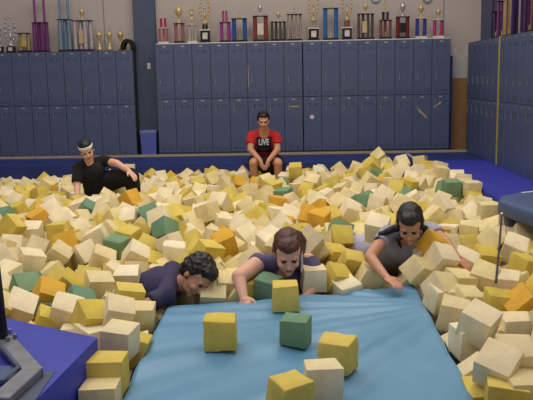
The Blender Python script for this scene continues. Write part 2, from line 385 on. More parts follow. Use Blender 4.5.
T = [
 (159, 169, 43.5, 28, 12, (206, 92, 120), 3, 'fig', 'small pink two-tier trophy at the pier end of the row', dict(tier=(9, .6, (196, 60, 90)), base='marble', topm='silver')),
 (174.5, 185, 42.5, 23, 5, (186, 110, 120), 2, 'cup', 'rose pink two-column trophy with slim gold cup', dict()),
 (188, 197.5, 41.5, 23, 6, (198, 194, 180), 2, 'fig', 'pale silver two-column trophy beside the rose pink one', dict(base='marble')),
 (200, 211, 41, 28, -3, (30, 26, 30), 0, 'ring', 'black and white pedestal trophy with tall hoop, beside the pale silver one', dict(base='bmarble', tier=(5, .4, (30, 26, 30)))),
 (220, 231, 40.5, 21, 3, (178, 66, 170), 2, 'fig', 'magenta two-tier trophy beside the metallic blue one', dict(tier=(11, .42, (196, 80, 150)))),
 (232, 247.5, 40, 17, 9, (44, 100, 176), 2, 'fig', 'wide metallic blue trophy beside the magenta one', dict(colw=.034)),
 (253, 268.5, 40, 15, 3, (150, 70, 52), 2, 'cup', 'rust brown trophy with large white plaque', dict(plaque='marble', colw=.034, topm='silver')),
 (271, 286, 40, 21, 10, (90, 84, 80), 4, 'cup', 'black and white checkered trophy with gold cup beside the rust brown one', dict()),
 (287, 302, 40, 14, 4, (180, 172, 160), 4, 'fig', 'tall silver four-column trophy above the dark locker joint', dict()),
 (308, 319.5, 39.5, 27, -5, (30, 26, 30), 0, 'ring', 'black and white pedestal trophy with tall hoop, beside the bright blue one', dict(tier=(6, .4, (190, 180, 170)))),
 (323, 338.5, 40, 9, 2, (52, 116, 196), 2, 'fig', 'tallest bright blue trophy between two hoop trophies', dict(colw=.034)),
 (341.5, 352.5, 39.5, 27, -5, (34, 28, 30), 0, 'ring', 'black and white pedestal trophy with tall hoop, next to the wide checkered one', dict(tier=(6, .4, (150, 90, 70)))),
 (357, 374, 40, 15, 4, (100, 92, 84), 4, 'cup', 'wide checkered trophy with pale gold plaque under its cup', dict(plaque='gold')),
 (379, 391.5, 40.5, 22, 4, (140, 84, 66), 3, 'fig', 'copper brown two-tier trophy next to the maroon one', dict(tier=(8, .5, (70, 40, 40)))),
 (395.5, 409.5, 40.5, 19, 4, (136, 44, 44), 2, 'cup', 'maroon trophy with dark plaque next to the copper brown one', dict(plaque='bmarble', colw=.032, topm='silver')),
 (415, 426.5, 41, 21, 7, (58, 72, 170), 2, 'cup', 'royal blue two-column trophy with gold cup', dict(base='marble')),
 (432.5, 443.5, 41, 23, 11, (196, 70, 140), 2, 'cup', 'pink two-column trophy at the end of the row by the bare wall', dict(base='marble')),
]
for a in T: trophy(*a[:9], **a[9])
ZL = 1.746
TL = [
 (-3, 4, 53, 46, 26, (52, 30, 36), 0, 'fig', 'small dark trophy with thin figure at the far end of the left bank', dict(topm='silver')),
 (7, 16, 53, 46, 17, (40, 38, 36), 0, 'ring', 'small black block trophy with spindly hoop figure', dict(topm='silver')),
 (19, 31, 52, 33, 27, (186, 156, 96), 2, 'fig', 'gold two-column trophy beside the tall purple one', dict(plaque='gold')),
 (34, 49.5, 51, 22, -8, (124, 52, 128), 4, 'fig', 'very tall purple two-tier trophy on the left lockers', dict(tier=(24, .85, (150, 70, 150)), met=.2, colw=.033)),
 (59.5, 73, 50.5, 19, -10, (128, 156, 180), 3, 'fig', 'very tall pale blue two-tier trophy beside the purple one', dict(tier=(24, .85, (120, 160, 190)), met=.3, colw=.034)),
 (74, 94, 50, 20, 7, (196, 188, 196), 4, 'cup', 'wide silver trophy with gold plaque beside the pale blue one', dict(plaque='gold', colw=.036)),
]
for a in TL: trophy(*a[:9], zb=ZL, **a[9])
for px0, px1, pt, lb in ((96, 103.5, 27, 'small gold cup beside the wide silver trophy'), (106.5, 113.5, 26, 'small gold cup, middle one of three'), (117.5, 124.5, 25, 'small gold cup beside the black draped cloth')):
    x0, x1 = P(px0, 50, 12.86).x, P(px1, 50, 12.86).x; k = 12.7/F; h = (49.5-pt)*k
    r = empty('trophy_cup', ((x0+x1)/2, 12.86, ZL), label=lb, cat='trophy', group='trophies on the lockers')
    b = MB(); b.lathe((0, 0, 0), [(.045, 0), (.045, .05), (.02, .07), (.014, .16), (.03, .20), (.05, .25), (.052, .30), (.04, .30), (.01, .22)], 14); b.build('cup', M['gold'], r, smooth=True)
    b = MB(); figure(b, .24, (h-.24)/1.9); b.build('figurine', M['silver'], r, smooth=True)
TR = [ # y depth along the side wall, width, height, colour, columns, label
 (11.95, .16, .42, (66, 36, 92), 3, 'dark purple trophy farthest along the side wall'),
 (11.60, .17, .55, (128, 66, 132), 3, 'mauve trophy beside the dark purple one on the side lockers'),
 (11.25, .14, .75, (196, 162, 74), 3, 'tall gold trophy standing by the yellow strip'),
 (10.75, .24, .80, (60, 34, 92), 4, 'wide dark purple trophy on the side lockers, near side of the gold one'),
 (10.30, .18, .80, (92, 50, 110), 3, 'plum trophy between the wide purple and the maroon trophies'),
 (9.95, .20, .85, (128, 60, 50), 4, 'maroon trophy beside the plum one on the side lockers'),
 (9.55, .20, .85, (150, 96, 60), 4, 'copper trophy nearest on the side lockers'),
]
for (y, w, h, c, n, lb) in TR:
    k = y/F; xw = (3.12-w/2, 3.12+w/2)
    t = trophy(0, 0, h/k, 0, -12, c, n, 'fig', lb, y=y, zb=1.762, xw=xw, met=.2, tier=(.35/k*.0+20, .8, c), colw=w*.1)



# settled foam cubes, eight numbers each: place in mm, turn as a quaternion in thousandths, colour
CUBE_ROWS = (
985,3565,-120,909,270,43,-314,0,1026,4108,-80,927,168,129,-309,0,-955,4064,-140,992,65,44,-103,0,-918,3609,-150,1000,0,10,0,2,-918,3458,-220,1000,0,10,0,1,-169,5270,-189,966,61,36,-249,4,
-1045,4394,-100,953,158,206,158,0,-1701,4578,-120,937,201,273,80,0,1060,5360,-23,926,248,211,191,0,160,5400,-155,998,24,26,49,0,985,3433,-220,996,29,48,-76,2,898,5356,-100,900,207,278,266,1,
-1197,4396,-130,914,198,175,307,2,985,4555,-170,982,64,91,-153,1,1086,3629,-100,984,174,5,-26,1,-1395,4539,-130,967,181,165,67,0,1271,4247,-170,1000,15,10,10,0,985,4173,-200,992,27,24,124,0,
-1326,5067,-120,960,96,127,232,1,1394,4476,-100,918,83,379,83,3,-2057,5846,-120,944,50,171,276,0,1317,5195,-120,944,222,105,-222,1,985,4972,-130,902,282,234,226,1,-1613,4860,-120,925,173,292,173,3,
662,5809,118,517,-474,-281,-655,0,565,5500,-194,962,72,255,72,1,-955,4643,-200,996,47,52,47,1,-1241,5925,-100,922,175,328,112,0,1264,4587,-120,998,27,49,-41,2,1071,3453,-200,996,47,52,47,1,
132,5681,57,367,-150,-903,167,0,-669,6085,-120,944,113,138,276,2,1737,5926,-80,942,264,107,-180,0,-1161,5269,-120,989,149,1,10,0,-1893,6042,-120,926,129,352,33,1,-550,6236,-80,963,168,-124,168,3,
-2479,6632,9,360,-142,-920,64,2,1660,5408,-100,962,72,121,235,2,-1713,6162,-142,245,403,-206,857,0,-1087,6499,-16,894,-285,-159,-307,4,320,5440,-175,926,191,211,248,2,454,5663,-120,967,181,165,67,2,
985,4929,-180,983,91,64,144,0,-1078,4863,-140,977,27,131,166,2,-1512,4521,-200,950,46,260,167,2,-1804,5011,-120,893,257,153,336,4,-1488,5852,-120,963,115,216,115,1,1035,5500,48,909,162,264,279,3,
-553,5200,-223,954,292,62,33,1,1485,5782,-130,983,144,106,34,2,-1459,6261,-100,973,115,81,-182,4,1132,4854,-180,975,132,120,132,1,387,5360,-243,950,168,-59,258,0,1458,5154,-160,982,106,34,-153,0,
578,7442,-40,946,211,227,93,0,-788,7160,23,684,-390,571,233,1,400,6173,-33,86,79,-887,-447,2,268,7253,-80,957,121,72,-255,3,-951,6064,-120,996,47,52,47,0,1565,6025,-64,277,874,-177,-358,1,
1271,5575,-100,961,165,181,-126,0,-476,5300,-187,960,174,135,174,1,-158,5794,32,258,-896,-346,-105,0,-1549,5101,-120,910,103,394,71,2,-270,5634,-105,319,-379,141,-857,1,-1384,4794,-150,922,175,256,234,4,
-2097,6772,-72,44,-755,49,653,2,1145,5155,-150,972,78,117,187,1,1863,7230,-20,999,24,26,24,1,-922,4210,-244,9,-137,-25,-990,2,-1696,6565,-88,9,-846,-66,529,0,-2381,6899,-100,988,149,28,21,0,
1543,6594,-83,673,161,718,-75,1,-2172,6415,-138,519,-835,130,130,0,-733,7738,13,381,700,197,571,0,-1732,8163,-1,489,158,-708,484,3,961,3839,-274,616,-286,321,-660,0,1824,8672,0,999,50,10,9,4,
-1567,7353,-55,335,-623,679,196,0,1449,7400,3,107,-441,803,-386,0,332,5896,-120,953,107,180,220,2,-74,5610,26,174,427,855,238,1,-1014,6289,-96,724,472,263,430,0,-2080,5385,-117,557,464,-610,320,0,
1719,6503,-44,25,-499,222,-837,1,-2428,7250,-37,807,-170,487,289,3,-1231,7083,-26,644,461,154,-591,0,-378,6585,-96,293,104,314,-897,0,896,7938,-44,605,22,776,-177,0,-1159,4297,-220,930,37,42,365,0,
-1828,4489,-56,378,-113,-523,-756,1,-1453,6717,-120,973,108,29,-202,2,1127,7632,-31,773,-471,5,425,1,-1906,6340,-85,776,-10,-245,-581,3,-452,7804,-58,821,413,221,-325,1,-2211,7168,-62,305,-862,197,354,0,
2020,8568,0,997,23,27,74,1,-2381,6388,-117,689,-165,-670,223,0,-665,7166,-80,953,107,180,220,0,-26,7058,-14,807,121,-529,-233,0,-2197,5639,-49,883,-194,398,159,0,1340,7047,-40,206,-317,641,668,1,
1363,5937,-72,145,742,-179,-629,2,2018,6650,-140,273,676,-671,133,1,-2364,7442,7,341,-286,-810,-383,0,-3015,9088,-78,293,333,-777,-447,2,-477,6879,-74,169,-558,659,476,0,-323,7379,-92,75,795,-392,-458,2,
-1933,7948,-39,532,818,-175,136,1,1929,9857,20,996,47,52,47,1,67,10538,-5,9,-12,593,805,2,945,3612,-302,404,517,-579,484,2,-2914,7993,-85,616,-27,-772,-155,2,1765,7458,-103,467,115,-403,779,0,
-293,5330,-220,983,91,64,144,2,490,7725,-12,827,-265,360,-342,1,-854,6563,-154,638,388,48,-663,2,1000,8319,-33,886,-357,279,101,0,-1373,7346,-29,3,-190,333,924,4,392,7417,-86,757,291,177,-557,2,
-60,6325,23,746,470,28,-471,0,-1266,8289,-80,592,-310,-341,-662,1,-311,8662,-101,264,332,-793,-437,1,-1179,7584,-90,63,614,415,-669,2,-714,5428,-270,140,-926,346,64,0,-2139,7932,-67,459,-560,668,-171,4,
751,8242,-85,682,-254,684,-44,4,-397,5250,-283,929,42,351,106,1,183,7504,-78,149,-307,-913,225,3,-142,8033,-54,93,638,60,-762,3,-2050,7220,-149,434,330,-213,-811,0,-3176,8729,-102,52,732,545,-404,0,
-1745,7516,-85,461,32,702,541,1,-1243,6397,-149,466,344,786,217,2,-1436,5246,-128,99,26,-910,-401,2,981,9414,-19,20,476,147,-867,1,1119,10507,54,344,-170,478,790,2,1235,8974,-54,487,357,286,-744,2,
-914,7023,-119,249,-239,344,-873,1,-1642,6774,-84,392,173,-583,690,1,-1089,10382,-93,335,802,98,-486,1,278,9417,-29,184,-530,807,186,1,-1867,5798,-227,252,837,221,-432,1,-1054,8337,-100,692,-683,21,-232,1,
-230,6717,-54,433,681,587,55,1,1400,9122,-38,166,-333,-928,-25,2,182,5813,-45,231,-718,-493,434,1,-682,10016,-112,158,-518,-314,780,3,-416,6038,-254,872,395,-196,210,1,-145,7497,-79,549,329,637,-429,0,
-1937,7773,-111,149,-232,-269,923,1,-1330,5528,-159,221,234,-690,649,0,1510,10442,90,623,400,-648,-181,0,-770,6198,-144,754,-329,147,-549,2,-3249,10120,-110,103,-512,1,853,1,2,5958,19,7,358,771,526,2,
1850,7775,-74,570,-206,433,667,1,1571,7308,-124,269,646,47,712,1,1543,9259,-74,442,370,-786,223,1,-226,9497,-91,212,708,-344,579,2,1340,9820,-12,790,375,-226,428,1,561,9663,-67,53,-287,-583,758,2,
-76,8974,-110,3,850,520,80,4,-2162,7748,-147,99,394,538,-739,1,1713,6310,-95,511,-189,-295,-785,0,-1688,5403,-181,159,438,-260,-846,2,-1066,6746,-51,447,-764,-49,462,2,-1479,9382,-83,547,-670,71,-497,0,
-646,6443,-82,431,643,-240,586,1,1371,8490,-104,571,678,353,-301,0,-2115,9321,-96,159,-301,926,-166,1,-2746,9361,-116,72,525,-821,-211,1,-250,6094,-56,472,390,273,742,1,-5,8585,-130,833,338,429,-90,1,
-1108,9169,-85,729,301,-78,610,1,289,7889,-44,680,-96,362,-631,0,697,11040,-82,446,-365,-93,812,1,1183,5848,-44,214,831,-459,228,1,1353,6573,-92,408,549,393,-615,0,828,9248,-110,421,-253,-183,-851,1,
-1542,8589,-109,345,-485,801,65,0,1233,7449,-65,838,491,97,217,2,-894,10325,-156,199,-452,786,-372,1,-318,10272,-128,220,224,-423,-850,1,-2286,8212,-91,76,-179,-112,974,0,-1160,6186,-236,501,-528,-270,-630,2,
216,6025,-35,559,-814,-108,115,1,-1452,8759,-80,580,211,249,-747,0,-1400,6944,-128,601,564,-257,505,2,619,9285,-110,553,-136,-763,-305,1,-2894,7562,-75,382,758,366,-382,4,203,9273,-102,711,-408,-546,175,2,
1696,10341,-32,475,-434,-738,-204,0,2016,8454,-105,319,517,664,-436,2,1686,9420,-72,688,455,565,-5,1,399,8423,-57,18,300,-633,-713,0,1319,11383,77,367,869,-129,306,1,-1437,10710,-102,220,-895,-300,-244,1,
-1199,8765,-77,183,879,231,-375,2,-1794,9428,-120,722,-138,-470,-488,1,-468,6319,-173,922,158,-234,265,1,-2035,5127,-144,242,770,531,258,0,-730,9060,-128,841,256,425,218,2,-785,5580,-142,414,-779,452,131,2,
609,8513,-78,305,904,-13,-298,1,-1828,10644,-100,708,-414,572,-13,0,1507,10271,5,888,431,-121,107,0,984,9100,-77,259,-18,75,963,0,-2128,8703,-63,155,246,-734,614,1,-1901,7570,-165,106,-439,-406,794,2,
1838,10625,-9,381,-908,98,146,2,177,8984,-128,491,198,689,496,2,-2584,8117,-54,54,-199,-316,926,0,407,6382,-37,774,-143,-563,251,4,1528,9791,-48,16,-74,-881,-466,0,288,7686,-69,566,-760,-59,-314,3,
238,8096,-44,37,164,-348,922,1,-1293,4394,-253,67,78,-725,-681,0,-2411,6149,-86,432,-647,-509,-369,1,-529,5514,-187,49,-563,603,-563,1,828,6237,-236,402,-21,-240,883,2,575,6635,-121,417,622,257,611,1,
2025,9380,-1,635,-312,403,580,0,1454,6879,-122,672,488,62,-553,2,-1822,10287,-127,112,909,242,-321,0,-3415,9600,-128,520,699,-211,-443,2,1034,10327,-26,592,-530,514,323,2,-3566,10240,-122,477,-91,851,-199,0,
-598,9543,-157,867,-128,-138,462,1,-695,10929,-131,315,473,-550,611,0,468,9882,-56,124,-400,730,-540,1,2004,7222,-167,869,-178,-92,-452,0,-1836,6719,-159,455,-179,-337,-805,1,-2101,10250,-88,638,-506,217,538,1,
-532,8423,-108,528,172,-831,-34,2,1816,9045,-69,190,84,-969,135,4,-1017,5883,-227,545,-145,209,-799,1,1338,8693,-94,921,-10,319,222,4,-2405,11380,-61,998,24,26,49,0,1690,5054,-136,312,801,-425,-285,2,
-288,8993,-101,302,419,-775,-364,1,-1899,4674,-55,537,307,665,-420,1,-2017,11016,-129,60,638,-600,-479,2,962,7672,-144,391,-57,327,858,1,-907,6792,-131,140,-359,486,785,0,2028,9067,-1,569,355,385,-634,1,
986,10554,-47,277,280,-783,480,1,-980,7529,-151,64,762,-496,412,1,713,7061,-107,333,667,-550,378,1,-785,9440,-109,953,-54,-227,-195,1,1926,11375,-12,377,361,-671,-526,1,1661,8364,-109,903,-246,240,-256,1,
-1148,7877,-133,328,-921,-65,200,2,-69,10656,-151,716,-6,-678,-164,0,393,10948,-105,120,11,-969,-214,0,95,9520,-123,405,-436,-587,549,1,-1611,6970,-120,26,-778,337,-529,2,-1618,8367,-85,762,-294,-576,38,1,
1207,9243,-31,451,-539,-511,-495,1,-1011,5062,-415,558,235,-594,530,1,1528,4840,-178,273,-538,770,206,3,1726,9664,-32,111,418,-141,-891,1,-248,7669,-70,383,-732,-332,-455,2,1605,5337,-211,396,349,-569,631,1,
1127,10126,-43,786,105,118,598,4,-1426,7116,-119,393,-169,902,-55,1,-517,9824,-169,422,-610,412,-529,1,-3517,10862,-142,426,430,-795,38,2,-1203,9857,-111,402,603,-494,480,2,-719,6875,-161,398,47,867,296,0,
-1604,8932,-100,830,-325,-428,147,2,-3008,8675,-176,697,371,611,-58,0,-960,5222,-439,71,754,303,-578,1,166,10320,-165,292,-315,371,-824,0,-2445,8252,-127,568,-96,-288,-765,2,722,9450,-73,8,954,-205,-219,0,
-3216,9101,-141,270,-461,814,-229,2,-1321,7818,-95,583,761,280,47,0,42,7731,-96,378,833,-121,-386,1,-76,6897,-76,440,889,-58,-114,3,-2105,8121,-65,165,-689,-154,689,0,831,5547,-297,337,-658,-626,247,1,
2014,8049,-118,280,-715,301,-565,0,1353,10868,-25,403,775,-471,122,1,-494,10398,-192,769,-163,-483,386,3,2015,10461,-2,699,3,197,688,1,-1189,5729,-197,33,-18,-185,-982,1,1589,8793,-165,250,833,107,481,1,
400,9214,-128,500,249,-741,373,2,799,7517,-127,414,84,-100,-901,1,-1611,10350,-165,390,459,-85,794,2,-3562,9461,-187,317,586,431,609,0,-2684,11319,-177,464,-123,-574,-664,2,-146,9833,-133,855,-253,451,32,1,
-955,8495,-110,670,-564,468,123,2,-1003,4099,-421,561,157,783,219,1,-602,5989,-257,443,-247,-639,-579,1,-1083,10891,-87,400,-113,881,225,2,770,6106,64,302,724,457,-419,2,-1418,10476,-170,115,296,930,184,1,
-1145,8567,-131,97,729,581,349,1,-2309,10345,-132,493,-863,-108,8,2,-2311,7644,-107,464,188,849,-168,0,1191,9706,-61,471,-796,120,361,2,-576,6219,-257,525,540,657,-39,2,-2829,9153,-157,173,184,-844,-473,2,
-2634,7938,-92,202,-935,-18,291,3,966,4353,-322,159,-936,60,-309,0,-1865,6254,-227,859,-49,-240,-449,2,1382,10550,-45,630,-200,682,-313,2,-1693,10824,-152,863,-299,345,-216,3,-1589,8101,-114,196,-535,-398,-719,1,
-4240,11150,-233,295,-90,255,917,1,-2244,6104,-174,351,-632,603,338,0,-2602,9261,-175,355,-426,657,-510,0,1430,4103,-67,38,-86,950,-298,0,-2764,8227,-154,738,511,63,-436,2,-1786,4307,-125,571,17,-18,820,3,
-486,11404,-209,608,-244,-204,728,3,-2218,10032,-141,25,862,431,-265,0,-3267,11248,-198,141,721,677,-43,1,-2392,8442,-105,551,307,-386,-673,2,-3168,9263,-97,830,-1,-515,-216,2,-725,8123,-93,20,-253,776,578,2,
-1017,10736,-124,48,835,-494,-240,1,-919,9193,-135,24,-1,995,-99,1,765,9862,-84,145,-694,-244,662,2,289,10726,-151,78,35,-388,-918,0,1500,8032,-113,514,-503,613,-328,1,-536,7714,-177,8,926,239,291,0,
754,9618,-68,533,-195,-821,-62,0,-3631,9657,-169,342,-712,262,-555,0,606,6864,-141,368,-545,745,111,2,-3916,10574,-228,801,58,-301,-515,1,1210,6434,-74,119,371,-920,-52,3,-2057,7459,-174,138,-630,394,654,0,
-3123,10642,-205,788,459,52,406,1,2019,6327,-226,669,-249,390,582,2,-1950,6535,-128,231,515,735,375,2,-508,9326,-207,705,72,-589,389,1,1668,8116,-152,118,-758,526,366,0,379,6634,-112,47,27,-984,-172,1,
-1367,5773,-202,140,723,-82,-672,2,-711,11417,-147,268,267,-655,655,0,-1636,4833,-200,987,42,152,42,4,1828,9272,-84,549,-802,131,198,0,1754,7880,-178,189,84,-416,-886,1,948,10808,-94,385,-790,60,-474,2,
1340,7250,-67,574,167,752,-278,2,1148,4277,-240,361,-67,-658,-657,1,-2243,7369,-95,363,-338,-25,868,0,-1122,8986,-141,137,-46,-93,985,0,1454,8244,-124,771,515,-218,303,0,-3147,8102,-107,324,-4,-938,-123,1,
-2148,9835,-152,452,-131,870,144,0,140,5411,-397,457,-784,-109,405,1,221,5739,-443,624,-354,-487,-498,1,1025,8087,-114,204,-636,-399,-628,0,-2964,8866,-163,135,-909,280,-276,2,-449,5722,-264,708,144,-677,139,1,
-3087,10070,-190,122,683,-720,-17,3,-962,9545,-146,358,-652,-366,-560,0,-2875,9608,-133,42,-229,945,-231,1,1984,8735,0,998,26,24,-51,1,-711,8622,-147,898,-394,7,-195,2,-2661,7384,-113,782,-68,-202,-585,0,
28,6141,-33,653,-375,-651,93,2,1106,5332,-140,953,107,180,220,2,1007,5288,-265,761,584,271,73,0,218,11082,-136,550,-472,614,313,2,-3469,9033,-186,320,822,453,-128,2,-3381,10768,-186,146,706,-402,565,0,
-1445,9864,-171,117,353,886,278,3,-1691,7807,-105,727,-114,378,562,0,851,8470,-104,321,802,496,-85,4,1964,8844,-182,756,288,-544,222,0,139,7393,-241,841,-151,438,278,2,-1237,5026,-240,16,-450,-49,892,0,
451,11372,-136,121,410,-539,726,0,-546,8209,-151,578,442,-670,-150,0,-1596,9557,-128,800,-254,384,385,1,963,11261,-90,115,-180,-849,-483,1,1151,9475,-78,518,291,2,804,3,-1298,9654,-160,46,-940,-215,-260,0,
-584,6694,-144,396,-778,466,-143,3,1005,5627,-100,240,-947,114,-181,0,-2090,7035,-199,986,8,-68,-154,2,251,7066,-232,558,768,-228,217,0,-970,7885,-145,312,-626,-711,-68,0,-2436,10172,-154,518,-96,-728,438,1,
-2008,10669,-221,783,2,363,-505,0,1792,7173,-166,659,-428,150,600,1,-1855,7027,-184,373,95,464,-798,2,-3203,10863,-217,313,-854,384,158,1,-980,11022,-148,856,-289,101,-417,0,-842,11135,-183,65,-410,467,-781,1,
-4064,11233,-280,881,386,186,203,0,-214,5936,-94,371,487,435,660,0,-2653,9760,-177,269,-716,-251,593,1,103,10628,-150,696,191,692,24,1,597,10429,-128,183,-163,677,694,0,621,7593,-59,181,912,-271,-248,0,
-1976,8758,-136,610,-579,-453,-295,0,1984,6836,-211,68,-548,488,-676,0,-2570,8654,-168,437,326,344,-765,2,1186,8270,-115,516,626,577,95,1,-1260,10085,-134,93,-696,639,314,1,-999,5432,-412,361,-94,895,243,0,
-934,4406,-315,638,-758,-129,-28,0,-861,10860,-190,312,-105,933,145,2,1258,8018,-128,304,736,-481,-368,2,209,6278,-94,662,-525,-534,26,2,-1231,10673,-164,34,-374,-926,-19,1,-124,10423,-213,413,580,385,587,4,
1725,9200,-200,562,-700,-47,438,1,-947,8117,-155,535,11,-801,-269,0,702,8756,-133,353,-811,466,-29,1,-3668,10828,-230,24,570,-530,627,0,-2280,9475,-95,138,-889,-253,355,1,972,6080,-238,190,-674,146,699,1,
1933,6143,-243,504,-321,504,-624,2,1888,5750,-112,510,-419,-21,750,1,1969,8612,-223,200,-823,-524,87,1,-1966,5674,-286,560,-701,-442,-6,4,1745,6033,-246,677,-106,568,456,1,-293,6930,-111,129,-810,-126,-559,1,
-1398,11414,-197,329,-315,-642,-616,1,602,5595,-290,82,-968,-237,-14,1,-1557,4355,-260,563,232,306,732,2,-2220,11118,-185,637,-253,164,-710,1,1584,9060,-202,397,159,54,902,1,30,11151,-122,991,112,37,-68,1,
1258,9994,-72,448,-868,204,70,1,-2744,8947,-188,179,-623,-734,-201,0,890,11062,-136,61,-906,182,377,1,-2352,8606,-128,693,-368,-287,550,3,-228,6339,-80,125,-871,-297,-371,1,1022,4715,-283,446,-602,-469,-469,1,
-4234,11387,-254,706,595,-52,379,0,-4160,10677,-200,444,-551,547,448,1,-2558,7136,-125,724,605,-198,267,3,1002,4904,-420,204,483,-799,294,2,-308,6226,-228,695,-198,603,339,1,-1012,5679,-212,706,-59,62,-703,1,
-2757,8711,-134,204,-487,848,-51,1,943,8693,-117,921,-26,-188,341,0,-2146,8507,-82,421,-499,-479,587,0,614,10893,-182,283,-289,-876,-261,1,1387,11231,-47,260,180,-338,-887,1,-2971,10830,-191,485,-268,741,380,1,
794,7277,-136,892,171,-418,-19,0,-1323,9100,-170,376,46,-283,881,0,1710,9822,-93,494,326,490,-640,1,717,11407,-103,613,-660,334,280,1,-471,7071,-100,284,567,753,172,0,911,6044,-420,650,-756,-39,67,2,
1722,5787,-268,312,-425,393,-754,0,-2027,5935,-248,792,-41,-29,609,1,-1259,11059,-202,318,261,-903,124,1,-1396,10215,-210,316,438,823,-174,1,-171,7816,-115,156,-266,-944,119,1,-2992,10250,-199,36,247,6,968,1,
172,8756,-212,223,856,-272,-378,1,-3482,10440,-187,799,-153,573,98,0,55,7539,-228,450,-771,387,-230,0,-1585,5797,-254,847,274,304,-339,1,-381,11232,-227,27,-135,796,589,2,494,10724,-146,106,-634,-293,-708,0,
-3212,10345,-208,453,-192,-776,394,1,375,6897,-164,35,-497,223,-838,1,-1705,9862,-172,766,460,444,-70,1,201,8463,-178,912,-64,335,227,1,-4106,10489,-196,463,-658,459,-378,1,1028,5221,-480,452,-561,693,-13,1,
164,5766,-239,219,-646,-497,-536,1,-2365,6816,-235,163,-127,-134,-969,1,-1552,7243,-220,219,257,-823,457,1,-1762,8821,-133,101,935,192,280,2,-2310,7077,-210,694,-510,155,-485,0,-356,8462,-202,181,-413,-797,402,1,
-1437,11225,-188,74,989,96,-80,1,-288,10506,-186,689,213,663,201,1,-48,7222,-111,765,-324,550,-87,0,-1188,11333,-146,426,-511,551,503,2,-1794,10478,-195,138,116,509,-841,0,-2503,11112,-223,66,621,-740,251,0,
1675,6791,-130,227,-694,643,-231,1,11,5726,-92,540,-91,-291,784,1,1176,10805,-23,208,-858,141,-449,0,-3372,11007,-227,675,-297,507,446,1,-1769,10081,-211,437,-447,-64,-778,1,11,5711,-418,343,-911,223,60,2,
938,10384,-208,433,169,75,882,1,-3898,10795,-279,407,406,-818,-18,2,1891,10161,-58,26,-382,-588,712,0,2017,10763,-13,65,684,-29,-726,1,-252,10072,-167,71,-867,449,203,1,-4169,10908,-266,277,-642,-713,-44,2,
-778,7363,-71,506,114,-844,133,1,1210,6232,-77,959,-3,282,-38,0,-2722,9942,-109,317,-219,232,893,0,464,9427,-158,282,835,-138,452,1,1339,3891,-139,76,145,30,986,0,-2454,7749,-54,885,-103,398,-219,2,
764,6082,-424,654,161,701,-233,2,1532,5943,-267,756,123,-507,396,0,-603,7898,-244,904,191,-81,-374,0,710,9102,-181,891,298,-196,-281,2,-1947,9904,-197,12,-593,-787,-170,1,-1606,10991,-197,533,495,217,-651,2,
-690,10432,-175,8,-824,-170,-541,1,-1240,10319,-195,462,-631,26,-623,0,-3556,9255,-179,736,-20,-665,128,0,1823,8352,-225,182,-710,-630,257,2,1427,8944,-181,50,252,-965,-43,0,-2901,7341,-96,2,-276,619,735,1,
-1593,10662,-202,535,-755,355,134,1,-1689,6394,-222,464,-577,331,585,1,409,8802,-106,35,63,752,655,1,10,6677,-120,570,184,801,4,2,-3290,10532,-202,659,-396,-546,-332,0,-1927,10177,-221,3,-315,-841,-440,0,
-1770,7289,-182,49,-599,-658,452,2,1392,9375,-91,786,-248,-517,-233,2,-953,3946,-465,133,884,-444,-63,3,-870,5552,-420,410,427,557,-583,1,-1409,8369,-201,503,459,-130,-721,2,-1572,6044,-266,145,43,688,709,2,
788,8141,-253,233,-773,439,-394,0,1045,5070,-241,329,-488,-808,-11,1,1236,6815,-99,117,338,925,-127,2,-3882,10318,-270,400,-136,846,325,1,-2783,7172,-143,416,-212,-837,284,1,-3364,8726,-193,832,419,-213,295,0,
-108,9236,-147,979,-130,-135,84,1,-2571,6258,-78,628,-30,110,-770,0,1309,10258,-94,176,-301,-437,829,0,-2603,7581,-120,141,119,780,598,1,-3124,7845,-86,571,376,-630,-368,0,-947,11387,-209,64,-350,211,910,2,
-2846,11155,-154,185,-269,227,-917,0,-895,10565,-197,200,334,-690,-611,2,948,7379,-172,593,55,540,-595,1,830,5883,-420,518,561,-339,-549,2,-1277,7073,-251,767,-154,12,-622,2,-1390,5985,-262,436,-562,-381,-591,2,
1171,10619,-91,593,-586,-550,-52,1,1217,5723,-154,541,-547,629,113,0,541,8295,-131,462,-529,355,617,1,-3277,9935,-197,55,-3,-996,71,0,-1101,10175,-257,80,-404,-20,911,0,-414,11009,-262,974,216,33,61,1,
-1900,5489,-237,97,625,-30,-774,1,-3480,10002,-196,73,610,667,-421,1,169,8180,-177,786,-258,-457,326,2,-679,8932,-222,199,-175,403,876,1,-2981,9321,-188,332,830,123,430,1,1556,7543,-172,179,-604,-761,-155,0,
-2645,6626,-63,901,85,356,235,2,1757,8939,-208,968,-121,141,-167,1,-1107,6430,-249,502,-219,827,-131,2,-1122,7382,-215,482,637,329,-504,1,567,6400,-165,661,-102,-517,535,0,-343,6438,-259,755,423,-110,-490,1,
-92,11396,-296,745,-103,657,56,2,-373,5462,-257,624,676,-116,-374,0,1782,6256,-266,286,-428,405,-755,2,79,10468,-254,200,206,-877,385,2,-616,11026,-300,531,-533,163,-638,2,1730,8523,-157,88,-833,-432,335,2,
1842,6437,-196,495,20,-827,-266,0,1494,7064,-169,888,-277,-313,-194,1,-1171,6941,-115,531,305,-307,728,2,-487,8715,-198,949,232,151,-149,0,-422,9020,-213,292,60,941,160,0,1633,9988,-113,592,-174,-24,786,0,
-2429,7930,-148,211,-766,-556,-245,1,-798,7618,-119,515,-7,533,672,1,1164,11338,-74,452,-708,-457,-293,1,1113,8892,-184,471,447,117,-751,2,1537,9537,-114,946,231,-121,-192,0,93,9739,-182,238,418,438,759,0,
41,10930,-173,209,-437,-851,204,0,-1546,7694,-123,818,-296,-488,67,0,2013,7495,-92,548,-150,793,-218,0,-757,7895,-83,429,881,8,202,2,-8,6446,-81,466,414,233,-746,2,342,5670,-230,73,-505,603,-613,0,
